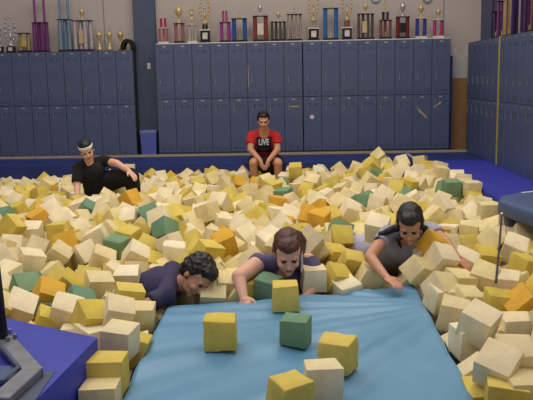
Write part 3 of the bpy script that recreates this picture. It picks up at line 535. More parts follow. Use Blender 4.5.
-1946,9714,-197,303,-583,-711,250,1,-2659,11156,-272,263,530,-694,409,1,-2392,5962,-87,731,129,379,553,1,-705,9258,-197,169,-224,361,889,1,791,6374,-410,692,441,441,-363,1,1001,10692,-238,798,285,-516,124,1,
-702,9938,-313,536,-123,769,-326,1,1100,8233,-300,623,-80,-34,778,0,-3685,10036,-395,282,45,-603,745,1,599,9610,-248,674,58,544,-495,0,-4016,10386,-399,903,-164,203,-341,1,-2155,8989,-299,401,-124,-11,908,1,
-51,9156,-286,421,425,-409,689,1,-1516,6845,-274,604,-238,507,566,0,472,8799,-274,33,130,-989,63,0,-3510,10825,-391,706,-569,150,-394,1,-1292,10490,-322,979,172,-39,-101,1,-3504,10160,-376,159,501,-787,-322,2,
1651,7405,-273,548,-234,-372,-712,1,727,8350,-245,919,-336,195,75,2,-2761,10610,-365,496,-631,-250,-541,1,-4239,10740,-386,645,16,-50,762,1,1381,6542,-258,201,-170,-652,711,1,-1296,7962,-289,616,448,278,-585,1,
506,7757,-272,507,-817,201,188,1,-1171,8395,-254,114,964,-208,117,1,-1894,9969,-345,27,-769,-162,618,1,-2095,11096,-344,458,-609,-545,-350,1,-2555,6013,-248,418,-210,-112,877,0,-3452,8330,-310,92,-719,44,688,1,
1319,8190,-262,746,-603,-128,254,1,-3586,9132,-332,519,-1,-16,-855,0,2009,10833,-191,514,449,635,-363,1,-1347,8190,-255,971,180,-140,-67,1,-1953,8303,-280,791,403,358,-290,2,-411,7335,-264,502,731,-211,411,2,
-572,9496,-321,629,-740,-238,-3,1,-421,9602,-291,280,544,-367,701,2,-1725,8009,-312,776,261,-74,-569,2,-336,7727,-242,433,-740,384,-343,0,-2404,8093,-275,684,401,-578,192,1,1906,9760,-142,34,-787,127,-603,0,
-217,5767,-198,383,380,163,826,2,1222,4670,-292,657,16,-747,-103,1,306,8601,-250,135,381,-694,595,2,-1564,9717,-261,828,200,75,-518,2,-2273,10676,-333,103,160,900,393,1,-190,5989,-276,339,-440,-367,-746,1,
1597,8236,-283,120,622,413,-654,1,-1627,8811,-277,132,597,-375,696,0,484,10722,-321,341,-537,-523,567,1,-3205,9025,-347,455,-637,611,119,0,-1351,7325,-273,938,334,-82,-31,0,-3213,8425,-311,301,-240,-306,871,2,
-366,6723,-240,10,6,-17,1000,0,-1011,10762,-310,122,-955,-170,208,0,1388,7467,-224,229,-479,-579,619,0,2018,7104,-297,308,-637,533,465,2,-1298,4216,-254,121,-23,652,-748,0,-3632,9503,-374,777,8,482,404,0,
-2071,10763,-351,246,-919,-155,267,2,93,10769,-301,252,611,-377,649,0,1100,7745,-281,391,90,-374,-836,2,-2410,8695,-280,873,112,-474,-10,1,-2227,7568,-262,825,285,17,488,2,-1896,9526,-259,336,-604,111,-714,2,
1914,5026,-237,563,801,199,44,1,-2516,9492,-370,815,-547,-147,125,2,-748,7262,-283,378,543,422,620,0,-493,8329,-295,120,588,264,755,2,61,8042,-291,773,-281,122,-555,1,-2111,5442,-273,267,635,415,-594,1,
1092,10499,-235,601,-696,-348,181,0,-2779,6938,-238,77,932,353,-13,1,179,9892,-330,637,471,-130,596,2,662,7939,-215,295,-484,208,-797,0,534,8295,-300,633,-324,-551,-436,1,-1408,9948,-315,643,-11,-302,704,1,
-2860,8213,-292,689,264,-272,-618,2,1636,7978,-295,59,-656,-454,600,0,-3849,11177,-411,945,190,-130,-230,0,370,6726,-255,698,-456,-425,352,0,-2772,7820,-251,254,30,-918,-303,1,-2059,4941,-292,196,-436,-420,771,1,
280,10411,-336,857,-5,509,78,1,1319,5879,-253,801,-76,-560,197,1,-1802,6541,-262,89,547,168,-816,1,-811,5752,-272,798,-80,585,116,1,-1056,6820,-275,243,352,864,265,1,-316,10345,-317,640,759,25,116,0,
-2579,8181,-264,325,-317,-17,-891,1,-2702,8400,-278,807,-252,422,327,2,1541,8589,-229,641,-159,-727,-189,1,-2865,10121,-358,88,65,9,994,1,-1492,11091,-328,436,289,-626,-579,0,1621,11344,-139,645,-260,593,406,1,
1289,9800,-211,88,184,-715,668,1,-2004,4606,-243,743,54,652,143,1,-706,8204,-295,302,-402,-519,-691,1,-2385,5390,-215,253,366,-463,766,1,-3207,10950,-383,881,451,-20,140,1,1855,8127,-256,845,-489,-73,202,2,
454,6499,-250,895,290,268,208,0,-913,8806,-318,66,880,-431,-191,0,-3153,9998,-369,19,-578,-86,-811,1,-3211,10418,-385,633,205,-745,-49,2,-1125,11371,-342,604,559,-506,-258,1,-1206,9486,-308,307,-766,-57,-562,1,
894,9434,-205,717,675,-173,11,1,732,6506,-236,529,548,605,-234,0,120,8305,-281,229,-765,266,-540,0,-22,6504,-286,322,-7,87,943,0,-2040,8721,-285,72,249,-642,722,1,-2196,5720,-288,846,-111,-486,-188,1,
1154,10323,-164,736,531,256,333,0,65,11233,-311,668,475,-548,-166,1,-1019,9987,-273,582,464,454,-490,2,1507,4041,-242,752,-115,54,647,0,21,7811,-250,313,-88,-863,387,1,-1735,5565,-273,33,-178,532,-827,1,
-984,10384,-284,44,466,413,-781,2,1512,6363,-238,357,286,800,388,1,741,11078,-285,5,407,278,870,0,-3457,8896,-327,1,693,100,-714,0,-721,10383,-332,213,844,-484,-90,0,-861,6924,-287,177,-675,-431,-572,1,
1174,11198,-221,919,-214,-68,-325,1,-1412,7633,-218,840,436,84,-312,0,-1080,9104,-302,132,-714,125,676,1,936,7203,-288,708,-142,168,-671,1,1373,10105,-193,882,469,-22,-26,2,-1605,6647,-262,612,-611,-165,-475,0,
-1892,7208,-265,299,-328,893,74,3,1420,4659,-224,49,93,994,34,1,495,7024,-279,381,-688,256,562,1,-4028,11395,-431,562,422,582,408,1,-3170,9292,-313,577,-602,-424,-355,2,-1509,5576,-251,747,575,191,-274,2,
1604,5498,-263,577,-27,815,-48,1,-898,10205,-337,51,-309,169,935,1,-1694,7662,-270,259,55,-796,544,1,1100,7500,-242,674,-413,-425,-440,2,-100,6153,-208,221,834,118,492,1,944,8445,-270,969,-174,-172,-34,1,
1293,5629,-278,488,345,-734,-323,2,-2823,7368,-243,60,-818,-102,563,1,-1294,10159,-351,514,668,-49,-536,0,331,8316,-293,693,-292,-451,-481,0,100,9331,-292,107,-826,551,56,1,-2959,7639,-263,728,32,437,-528,1,
1744,5171,-257,270,-64,937,212,2,-2616,11362,-345,454,532,97,708,2,-2933,9960,-359,406,-494,608,-471,0,-2313,10354,-350,319,-563,-367,668,0,1551,7726,-271,35,-24,-546,-837,0,-1728,4506,-274,324,174,-923,115,0,
1658,6542,-263,80,-696,-88,-708,1,1463,3549,-246,172,706,570,-383,2,1572,5001,-294,39,-800,-484,-351,2,1312,10717,-188,585,-710,-198,-338,0,-2648,9896,-339,730,14,284,622,2,616,7387,-246,32,756,15,-654,1,
-1797,9357,-327,417,-391,-654,-496,1,-2295,9505,-314,68,-917,-82,383,1,-873,9276,-320,845,-90,28,526,0,-1615,9493,-322,419,882,-124,-175,0,-238,9075,-318,626,-380,-543,410,2,-140,7971,-239,726,419,-500,216,0,
-2265,9903,-286,436,235,179,850,1,-1530,8493,-309,235,-728,59,642,1,1420,8740,-250,908,-124,290,275,1,801,10139,-249,374,226,-562,-702,0,-2740,8612,-310,251,-671,462,524,1,-1295,5322,-235,542,-103,257,794,1,
-1365,6222,-264,853,140,-258,432,1,-2554,7552,-285,483,380,629,477,0,-2703,6260,-260,488,836,109,226,1,2005,9420,-169,685,-174,-515,-485,2,-2611,8823,-277,102,283,-389,-871,1,239,10189,-300,666,723,119,138,1,
886,6686,-245,605,-640,-322,348,0,136,6146,-216,663,-588,-417,201,0,437,5855,-216,67,721,-354,-592,1,-2020,6386,-283,7,-253,693,-675,0,1747,4704,-241,557,-536,-419,-477,2,-3327,9859,-350,626,-232,738,100,2,
-2254,11378,-305,40,-329,942,-46,0,1247,9369,-218,950,101,157,249,2,-232,8588,-312,199,-821,421,-330,1,36,8697,-293,114,-437,-43,-891,2,164,6476,-207,599,-493,-630,24,1,-892,11094,-356,30,-807,-386,-445,0,
1828,10750,-165,413,-626,452,-483,1,-620,11399,-361,159,148,-619,755,1,-456,8873,-324,194,-967,85,141,2,-1470,5127,-243,361,928,81,-49,0,1315,6952,-244,777,-308,287,-468,1,-3099,7893,-301,43,821,-21,-569,2,
-93,9734,-324,49,970,-188,-148,1,-3896,10906,-417,556,376,182,-719,1,-2148,6744,-256,17,121,-755,-645,0,1342,7210,-262,446,-775,410,-180,1,1230,6726,-261,622,516,295,-510,1,-10,11035,-364,735,-241,476,419,1,
-3468,9572,-340,180,-281,903,272,1,1648,10914,-175,34,-291,292,-911,1,-1954,10521,-313,63,110,-536,-834,0,932,9884,-251,380,205,838,-333,1,1830,11257,-176,858,-389,-99,-321,1,1648,6976,-251,429,-877,-88,-198,0,
-247,11082,-339,766,-450,-275,-367,2,1508,9733,-214,396,-640,-615,-234,1,-2074,7913,-298,338,512,705,355,0,-3786,10466,-387,67,867,-491,-50,2,-832,8555,-294,881,399,232,-103,0,-1756,11013,-349,534,-184,-184,-804,1,
-2584,7305,-246,13,189,573,-797,1,-1645,8300,-270,691,76,-534,481,1,-4227,10492,-348,650,-586,-98,474,1,1033,11404,-241,136,130,-646,740,1,-3027,10453,-307,291,907,-83,292,1,-3005,9456,-351,740,-437,116,498,1,
-1212,5920,-275,409,-383,491,-667,0,1272,3868,-291,544,242,721,-354,0,1618,7192,-251,848,527,-47,-18,1,1078,5842,-243,410,-163,827,348,1,-1787,10670,-300,405,594,-423,552,1,1840,10468,-148,478,-615,-409,-476,1,
-2680,9075,-309,444,-239,-747,433,1,747,6968,-291,724,-78,-85,-680,0,-3815,10213,-390,129,623,-576,513,1,562,11109,-242,381,456,802,66,2,-608,9106,-267,306,-854,-225,-356,0,-2364,7726,-263,749,-419,-281,430,1,
-3674,10932,-392,225,-840,-349,-350,0,540,9188,-282,164,649,468,-577,2,-2642,10989,-378,310,-117,818,-471,1,962,9074,-242,398,583,305,-640,1,-1277,8775,-293,661,-617,259,340,1,-541,8558,-279,207,-4,-84,975,1,
-1277,11250,-301,367,-540,452,607,2,-2919,7116,-271,651,448,520,-324,1,-3226,9484,-372,230,490,-477,692,2,-3419,10474,-371,591,380,-676,223,0,838,6179,-72,508,356,-772,140,0,1355,11358,-154,448,-28,-786,425,0,
-2369,10063,-296,182,538,346,-747,0,-2739,9298,-316,360,-521,360,685,2,-1755,4699,-248,449,442,655,-418,1,815,9754,-234,419,-61,-286,-860,0,1160,6201,-266,595,-668,435,106,0,-3006,11355,-384,562,822,69,62,1,
-1307,10912,-341,535,734,-206,364,1,1835,5527,-241,122,270,455,-839,2,-1438,9041,-287,696,-34,-543,-468,1,312,9384,-260,131,-872,-84,-465,1,-1890,5318,-243,650,122,265,702,0,270,9668,-278,108,49,269,-956,1,
-390,7123,-285,944,-62,318,71,0,1980,9074,-201,229,-584,404,-665,1,427,7327,-234,178,92,-443,-874,1,-566,10558,-299,440,637,-320,546,0,-1682,10442,-337,567,127,656,481,0,55,10306,-366,258,-419,-814,308,2,
-1020,9512,-306,13,961,268,-72,0,2017,6538,-310,614,782,-36,-96,2,365,11403,-329,731,637,194,-146,2,-740,6679,-233,874,205,-375,232,2,1437,10395,-166,453,378,721,363,1,1354,7846,-270,411,690,473,361,1,
-2375,7234,-238,613,-584,246,-472,1,-1824,8970,-299,504,452,441,-589,1,1092,8048,-268,65,773,-620,122,2,2026,8252,-221,68,17,-968,-242,1,1756,4436,-259,419,-504,690,307,0,-2916,9204,-334,190,-263,-939,-113,2,
-1326,6542,-240,394,189,524,-731,1,1184,6445,-238,126,597,169,-774,1,-4239,11028,-394,184,-571,-800,-10,1,-2367,10970,-326,590,164,-218,-760,0,-475,9786,-333,574,-66,141,804,2,-3183,8761,-321,460,-648,-5,-607,1,
-2155,8200,-241,163,-628,-111,-753,1,1433,8009,-280,770,200,24,605,1,-3724,10695,-343,397,747,-510,-154,1,-1765,7442,-268,796,-37,-269,-540,0,-3408,9387,-336,106,615,-532,573,1,-3656,10311,-350,306,256,-445,802,0,
-2848,10330,-370,88,-616,-259,-739,1,-3406,11384,-421,181,174,36,-967,1,-1754,9703,-295,759,-288,571,122,1,-429,10790,-326,439,159,-519,-716,1,753,8586,-279,100,576,72,808,2,626,6725,-292,480,-495,642,337,2,
696,10351,-286,89,-157,-757,628,0,369,7969,-280,28,611,-24,791,2,-3071,7338,-228,490,715,-224,446,1,-57,7340,-265,152,-542,-627,538,0,1739,10236,-168,214,-543,-502,638,1,-3357,8561,-355,559,-163,719,380,0,
-2046,6128,-283,648,636,-319,272,0,1622,10510,-124,782,-399,157,-452,1,-147,6791,-248,791,-373,402,-272,2,-2883,11066,-380,469,-377,330,727,1,1055,3042,-222,15,-981,43,-188,2,-1028,7712,-246,119,634,-4,-764,1,
-2139,5234,-237,514,207,-276,-786,0,-2001,7686,-262,1,250,-310,917,2,390,9042,-270,127,-728,337,583,1,-2098,9665,-307,477,-108,-401,-775,2,-424,9222,-339,50,-61,524,-848,1,-112,7655,-281,843,-148,-329,398,1,
-2587,7759,-203,793,-259,136,534,1,-1946,9316,-202,698,554,341,-299,2,-188,9963,-304,768,38,554,318,2,-2203,5948,-272,643,-251,-713,123,2,1247,3256,-288,264,164,-727,-612,1,-4528,11384,-425,441,-454,-651,-419,1,
-2804,9699,-345,161,511,6,844,1,862,7556,-289,409,670,260,-562,0,-831,7762,-286,587,326,682,-291,0,-1190,10696,-331,595,-413,-542,-426,0,-1766,9164,-314,680,-619,194,343,0,-1100,4754,-285,282,-431,-809,-282,0,
-3969,9717,-393,508,625,-420,-419,1,-1629,7067,-255,380,681,-560,279,1,-2753,8015,-237,233,-965,16,-118,1,1148,5436,-290,251,-277,628,-683,1,-3225,11175,-345,712,-239,659,37,1,-1762,4298,-293,541,-461,-504,-491,1,
-852,6122,-269,432,149,646,-612,1,-3060,10233,-353,186,-163,-680,-690,1,-2386,6524,-242,726,-312,602,-118,1,-3031,9058,-257,145,966,-181,118,0,-3698,9768,-328,425,-107,-798,-414,2,694,9940,-242,726,-20,558,403,1,
1086,7022,-265,211,-304,741,560,1,-1489,4122,-267,73,-843,-12,-533,1,1334,4857,-267,856,71,497,124,1,-2238,7943,-226,479,748,-426,176,1,-1627,10239,-344,424,-266,-631,592,0,-44,10622,-330,400,57,-97,910,0,
1903,5925,-259,389,-648,-291,-587,0,-826,7467,-266,664,264,597,365,2,-593,7045,-260,578,-538,335,-514,0,-1852,10342,-355,983,-121,30,138,1,2012,5732,-281,792,-238,-539,162,0,-3943,9966,-358,727,-659,192,8,0,
-369,6941,-261,383,-589,569,-427,0,-4273,11297,-428,119,847,486,-176,1,-2494,6247,-263,83,741,-152,649,0,1850,7732,-284,221,-782,-391,-432,0,32,7125,-265,545,-177,-77,-816,0,-3006,10631,-351,290,-150,821,469,0,
21,8945,-312,182,741,-646,-24,1,-116,9396,-246,45,593,90,799,0,-822,5948,-257,772,-227,46,-592,0,-2470,6964,-264,729,129,-615,272,1,-2728,6643,-232,676,-397,-343,518,1,-1040,8616,-271,849,63,-447,274,1,
-1037,8014,-285,712,241,655,76,0,523,9820,-265,744,-311,-534,-256,1,-1252,8982,-316,706,-562,-219,371,1,158,9132,-264,41,-262,957,-115,0,-1528,5390,-244,303,-361,747,469,2,1601,9340,-209,700,-544,-450,110,0,
-1138,11097,-355,151,-749,-257,-592,0,-206,8323,-265,550,-557,-606,143,1,502,10524,-321,357,371,-578,633,0,-2763,10829,-320,910,-372,-4,-185,1,-1022,10976,-307,114,-529,529,654,1,1996,7625,-258,461,-463,729,202,0,
-741,10893,-341,217,-184,959,13,0,-3174,8084,-310,627,106,770,62,1,-1787,4915,-240,724,20,674,148,0,18,5944,-191,243,-123,-957,101,2,-711,6397,-232,31,-532,-835,138,1,-2538,10190,-323,444,766,-62,-461,2,
1350,9166,-227,849,488,183,83,1,-4022,11061,-350,446,-381,-797,141,0,-697,8752,-264,396,718,537,-198,0,-3621,10557,-335,652,-693,-303,45,2,459,8469,-205,521,-227,-668,-480,1,-1868,10852,-284,663,216,-168,-697,1,
1226,8628,-227,417,743,-228,472,0,-532,6530,-223,270,-74,13,-960,1,-2512,6694,-215,544,-641,407,-357,2,-1824,8720,-298,162,879,239,378,1,-1889,11354,-355,716,-38,-227,-660,0,-1237,9775,-319,49,249,673,-694,0,
-2854,8795,-295,442,770,272,-370,0,-1065,7116,-218,223,598,411,-651,0,1498,11182,-173,610,-606,506,68,0,436,10098,-281,283,462,-618,-570,0,-884,9672,-305,865,142,375,301,1,1545,10687,-138,424,33,-219,878,2,
-2179,8506,-250,76,1,94,993,0,598,11340,-282,456,640,-369,496,2,-794,10552,-344,619,93,-767,140,1,1497,6719,-241,680,181,-692,161,2,1912,7368,-219,658,615,-360,-241,2,1960,7929,-246,470,-673,-561,-105,2,
-1718,11396,-344,496,-426,-546,-524,0,-277,10564,-347,627,-296,-368,-620,1,984,8721,-277,982,54,-178,-31,1,1992,10026,-154,773,582,-237,88,2,-2670,10391,-347,572,-557,238,-553,0,1322,11035,-175,192,-550,-783,216,0,
-2781,7564,-210,250,622,-553,-495,2,126,6856,-230,657,-175,320,660,0,-102,10829,-311,636,170,705,-264,1,-2168,7325,-272,498,-692,-507,-128,1,-1480,10613,-319,260,-265,-907,-198,1,1012,6350,-217,665,-592,390,-236,2,
814,9208,-286,465,650,-26,601,0,-1463,10337,-312,425,772,24,-472,1,1836,9571,-149,535,-698,-244,-409,1,-2487,10461,-275,410,-537,518,525,2,605,7559,-265,642,-611,-326,-330,1,710,8909,-248,451,533,177,694,2,
-951,7279,-194,426,797,-401,153,1,334,6367,-215,105,-360,619,-690,1,-3284,10685,-380,150,-97,-864,-471,0,202,11043,-299,990,-120,-22,66,2,-1287,4008,-216,837,-276,-45,-470,1,208,7694,-269,875,71,332,344,0,
-1535,8082,-269,270,776,102,-561,0,-1646,9943,-317,854,277,-226,-379,1,764,7740,-217,222,365,-518,-741,1,-288,11389,-326,703,-272,27,656,1,-3389,11004,-405,589,795,44,135,1,-3184,7727,-220,512,370,371,-681,1,
-2122,9306,-299,6,992,121,27,0,-324,10139,-306,7,596,265,-758,1,616,7162,-235,504,803,-139,-288,0,2023,10602,-142,487,-869,-38,78,1,-3359,9195,-282,836,537,85,71,1,-1756,6841,-259,861,369,-339,90,1,
1260,5070,-268,286,15,-156,-945,0,804,10880,-221,641,652,108,-390,0,-2170,4779,-203,607,759,122,201,2,1542,4246,-258,79,933,-196,-290,1,-1516,11394,-323,955,-78,-286,-5,2,-3741,11400,-424,404,320,-672,532,2,
-2401,5747,-264,283,848,-75,442,1,1182,9123,-210,897,387,152,146,2,1346,9598,-183,303,727,-610,89,1,-2987,10825,-373,10,-512,38,858,1,-1136,4563,-225,10,126,-380,916,1,1123,9590,-222,137,263,-122,947,0,
1294,4414,-253,474,98,286,827,1,-2980,8404,-294,403,265,-841,246,2,-2118,6567,-259,771,633,63,-37,0,-3216,11397,-363,80,-469,-45,-878,1,-4012,10736,-385,590,-598,35,541,0,-1200,9972,-267,187,-640,-202,717,0,
-963,6283,-257,508,207,578,604,1,1571,10168,-155,763,-625,-148,67,0,-1584,10911,-341,64,-724,381,571,0,1813,6715,-279,818,-490,101,-284,0,-1158,10881,-244,188,-894,-99,-395,1,-1950,8089,-240,293,911,109,-268,1,
-2020,4400,-242,343,-485,-604,530,0,-2321,11164,-361,112,-984,-32,133,0,247,10597,-319,634,-505,306,499,2,-2564,6432,-240,516,-564,329,554,0,-2075,10072,-316,185,333,719,581,1,1030,6805,-238,152,767,-159,603,1,
-3080,9797,-331,13,-170,78,-982,2,660,9365,-275,681,-708,-153,-108,1,-888,9043,-320,75,149,-675,-718,2,-1119,8800,-223,206,-266,569,751,1,-3875,10617,-420,536,273,-792,109,0,672,10552,-270,302,396,-611,615,0,
-220,7474,-233,278,577,297,-708,0,-3266,8898,-247,409,383,-809,-177,2,3,10126,-288,560,-519,-123,633,0,-2662,7105,-257,809,114,426,389,0,1746,8718,-233,368,541,444,-612,2,-3484,8667,-320,38,-843,-402,355,0,
1000,11008,-241,237,-437,814,-302,2,-1031,8269,-263,530,114,-97,-834,0,2002,5320,-216,241,606,509,561,1,890,7923,-215,372,478,363,-708,0,399,11011,-274,28,-240,947,214,2,306,7530,-255,94,817,370,-432,1,
1489,3763,-255,137,206,953,172,1,-475,8085,-257,304,823,-146,-457,2,-2615,6838,-203,404,264,473,737,2,-666,7629,-241,151,-799,504,-292,1,1406,5360,-296,105,113,-820,-552,1,-1430,9578,-268,139,-857,496,-2,1,
91,9537,-290,331,598,-365,633,0,2029,11400,-182,89,670,82,732,2,-1554,7463,-207,650,281,-415,572,1,610,7792,-137,59,-564,529,-631,2,-495,10027,-285,178,-380,-171,-891,0,-2292,6275,-244,405,-573,656,279,1,
-2121,10906,-276,726,224,175,-627,1,-736,10157,-239,583,602,43,-544,1,-1210,7229,-125,228,812,509,-172,0,-785,7998,-245,205,273,299,891,1,1136,10880,-184,138,-397,836,-352,1,384,8146,-192,335,553,662,-378,0,
1573,6186,-198,127,-485,576,645,1,-2464,8480,-281,228,822,-405,-329,1,-3428,11191,-344,946,-290,-118,83,1,-526,10237,-302,575,-67,-629,-519,1,-2117,4655,-60,421,555,-582,419,1,197,7939,-174,162,-409,-45,897,0,
-2442,9690,-326,237,225,923,205,1,2001,5928,-104,559,-341,612,444,3,-3272,8238,-223,175,-419,112,-884,1,675,11198,-151,39,-398,772,495,1,-4330,10729,-223,999,48,-18,9,0,-3312,9646,-310,523,361,-772,33,0,
-70,8216,-214,449,740,381,-326,0,-1622,4957,-264,361,-678,529,361,2,1544,4471,-245,601,45,789,118,1,-1959,4815,-211,354,581,-109,-725,2,-2654,9613,-260,150,705,-396,-569,3,-4418,10950,-360,714,-355,550,-249,1,
-326,8171,-179,770,-585,-249,-56,2,-2326,5233,-167,594,132,467,642,1,1148,7296,-202,696,-285,34,-658,1,441,7599,-178,183,386,-194,-883,2,874,10589,-214,23,-351,800,-487,2,-4101,10121,-366,5,317,-924,-214,2,
270,10855,-297,447,-452,-664,-393,1,-3127,7500,-211,65,763,232,-600,2,-3091,9576,-269,290,533,320,728,1,-2909,9824,-199,139,-944,-285,92,3,-913,8730,-140,795,-200,-540,-193,2,-1673,11213,-252,118,689,-629,340,0,
-1798,8230,-169,443,-507,737,-55,2,-1040,9779,-263,341,92,847,-398,0,1696,4246,-124,680,22,707,-193,0,-1483,8672,-245,273,-925,149,-218,1,717,6341,-81,566,640,-17,-520,0,-2258,5020,-178,413,510,733,-179,1,
-1515,9242,-260,398,-195,259,-858,1,1395,3364,-198,868,376,92,-310,0,-3490,10662,-263,864,347,3,365,1,646,10211,-152,184,-927,325,-33,0,-2536,10796,-304,974,-65,209,55,1,278,8918,-259,526,-770,101,-346,1,
813,11394,-231,323,-81,939,-80,1,1054,9290,-173,193,-771,-268,545,1,1170,6032,-143,642,-200,354,649,0,14,9935,-240,41,-337,-169,-925,0,1788,5338,-182,688,338,-36,-641,0,-300,9813,-222,573,527,620,-99,1,
-2541,9971,-223,837,-278,107,-460,0,1535,3882,-111,228,730,568,-306,0,-1647,9347,-207,624,-449,3,640,2,-693,8424,-235,522,8,-747,411,1,1564,7852,-142,694,112,251,-665,2,-1200,8137,-186,90,126,938,-311,2,
297,10081,-137,718,34,694,26,2,-686,10721,-256,780,421,271,-376,1,-1368,7461,-152,319,-681,-295,589,0,-3645,10164,-246,249,-417,714,505,1,-1087,10524,-237,423,-654,62,-624,1,181,11383,-244,707,543,14,452,1,
-451,7521,-277,60,-917,-305,250,1,-2232,10222,-256,437,351,-379,737,1,1554,10661,35,63,79,207,-973,2,936,9632,-174,41,365,708,-604,0,1018,10140,-200,448,544,535,466,1,-178,9595,-270,648,-730,208,-61,2,
1098,9858,-164,715,-550,-309,-301,2,1744,7622,-214,214,-174,335,901,0,-2413,9857,-194,132,-532,515,659,0,-3196,9758,-177,728,315,-353,-496,2,352,9884,-191,888,-55,235,-391,0,1147,11067,-54,413,-295,-238,-828,0,
1239,8415,-239,324,-674,-522,411,1,-2036,8328,-138,869,-182,460,-5,1,-845,8288,-169,213,-211,104,948,0,-2201,8719,-213,263,-134,-607,-738,0,-341,9427,-283,797,-477,8,-372,0,-3371,10285,-251,359,-631,18,-688,2,
-733,3091,-562,340,-620,340,620,1,-1439,8880,-198,421,855,121,277,2,1245,3507,-207,239,-905,258,240,2,2029,7770,-149,583,333,368,-644,2,-2468,11317,-267,228,-401,344,-818,0,1757,4904,-235,213,-98,719,-655,0,
886,8911,-181,738,-25,581,-342,0,189,6689,-176,78,-78,-905,-410,1,-1747,8510,-236,168,-971,-50,162,1,-2941,8013,-265,4,176,-669,-722,0,-4095,10045,-215,805,124,175,-553,1,566,8644,-198,159,-588,-597,522,0,
-2005,8523,-280,35,713,-76,696,1,-3038,11024,-325,699,-361,-426,-446,0,-1056,11179,-202,120,899,298,-298,2,-1258,9219,-285,539,379,-751,34,1,-3633,11222,-392,810,-187,544,111,0,-2275,5834,-160,415,-18,866,-279,0,
-1998,6852,-228,1,151,-706,-691,1,1477,8418,-248,303,338,891,-13,1,1221,7092,-184,865,12,416,282,1,1299,3063,-211,234,689,-686,3,2,-279,10742,-221,448,-166,756,446,2,-940,3056,-562,407,579,-407,579,0,
-3806,11044,-267,195,-32,278,-940,0,-148,7015,-211,558,136,738,354,1,-3314,7940,-210,918,184,274,220,2,-2626,10143,-138,83,-875,476,-37,1,1108,3793,-196,156,808,-403,-401,2,-3303,9472,-191,443,-300,-793,292,1,
-212,6536,-171,511,640,568,83,0,-2890,8499,-193,838,174,-333,-396,0,929,8246,-191,117,-489,655,564,0,1819,4671,-88,720,-677,149,-5,1,1272,7654,-211,115,504,605,606,2,-3629,9899,-250,162,-461,805,336,2,
-2404,7431,-215,534,-809,-118,216,1,1991,11142,-126,305,-710,-341,-535,1,-3312,10133,-297,697,500,-26,-514,2,-2551,5824,-151,202,175,-348,-899,2,-2252,5542,-189,298,855,134,402,1,-2022,11391,-225,806,-113,564,-135,1,
1173,3661,-298,502,641,-96,-573,1,1055,5636,-281,586,-44,-278,760,0,-2813,11268,-327,403,-603,683,85,0,-2765,6451,-146,520,216,414,-715,1,-2508,9428,-215,722,-7,-640,-263,3,1209,7822,-103,45,-963,-116,239,1,
919,7024,-192,393,-47,-909,130,1,871,6860,-103,105,102,-505,851,1,-2291,10526,-244,161,91,903,-388,1,282,9547,-154,617,-369,320,616,2,-3584,11417,-295,569,-569,419,419,1,-2839,11002,-232,146,-107,244,-953,2,
572,10026,-138,157,410,-845,-307,0,-238,8856,-225,120,-495,-412,756,1,1346,6327,-192,508,-152,834,152,1,-2133,9530,-194,804,459,-120,-359,1,581,8113,-194,159,-52,316,-934,2,-1520,7850,-221,562,-804,192,7,2,
-3729,11241,-237,478,246,-60,-841,2,-768,11260,-299,348,68,-839,-413,1,-1369,9371,-225,565,-589,113,-567,0,-2080,10360,-221,518,-629,99,572,1,-3110,8562,-242,72,-269,-924,-263,1,-138,8683,-216,123,409,-449,785,1,
-3573,11056,-254,389,-487,270,-734,0,2037,5558,-182,707,8,707,8,1,-242,7198,-201,124,-883,-151,-426,2,-2460,5604,-144,384,896,3,224,0,-125,10220,-234,190,552,501,-639,1,-2544,10624,-296,611,522,430,-411,1,
-621,7438,-199,848,268,-50,-454,1,-2925,7800,-187,193,-469,-236,829,2,-3011,11192,-236,861,218,-454,-70,2,-1528,10109,-225,203,-778,436,405,1,-1843,7916,-207,470,805,-341,-125,0,-1441,10820,-276,762,-46,-425,487,2,
-542,7255,-181,170,-893,-122,-398,0,-2761,10267,-177,406,-594,259,644,1,-1837,5110,-265,181,38,877,-443,2,-4159,10278,-316,141,446,614,636,1,-2066,4927,-67,713,421,363,-427,0,-3874,9544,-330,164,-969,-173,69,2,
-1074,6625,-187,158,705,580,-376,2,-2843,9465,-277,6,620,644,449,1,-1316,8579,-205,633,-607,469,106,1,-2038,4449,-78,623,-29,-782,-9,0,-2396,8933,-250,292,-708,340,545,0,1694,11120,-154,403,-152,-454,-780,0,
-3860,11327,-297,149,541,-615,-554,3,-3533,8543,-154,499,-161,285,803,0,1450,9947,-120,928,-290,-227,54,0,1313,3679,-143,387,-126,-899,-161,0,-3019,7148,-123,694,-594,204,-353,0,1358,3206,-99,221,952,-170,-126,1,
-3928,9908,-194,386,695,-364,485,1,903,6481,-136,491,51,-454,742,2,-3632,8810,-267,821,61,-544,161,1,-765,9459,-291,558,39,-801,214,2,439,10286,-274,439,296,-685,501,0,-3452,9770,-262,260,-773,-31,-577,0,
-2906,6820,-226,206,438,597,640,2,350,11219,-243,248,-85,938,-225,0,-2944,6978,-73,237,259,-780,-518,0,1359,6113,-198,382,-899,-164,139,1,-416,7925,-187,391,-782,405,268,0,-4557,11371,-252,742,208,576,-273,1,
-2786,6789,-65,734,-10,635,240,0,-3478,8351,-143,429,-576,382,581,0,-1102,9322,-224,731,-524,437,1,2,-1193,7700,-223,239,-650,-717,-79,0,-4443,11156,-384,608,514,-348,495,2,1992,10315,-138,230,-149,-551,788,0,
-2884,10044,-186,654,364,-595,293,3,-2660,10447,-150,385,-782,233,430,1,-905,3481,-562,446,-549,-446,-549,1,-2298,10810,-218,323,-821,276,-381,0,-3848,9747,-235,38,898,118,-422,0,408,10496,-189,205,558,793,130,1,
993,6008,-77,713,35,-700,-14,0,-2822,10675,-180,430,674,295,-523,0,1490,10912,-108,448,-164,428,768,2,1890,10959,-107,579,-157,-433,673,2,940,6713,-31,298,595,746,-15,0,2024,9213,-102,376,-598,-271,654,2,
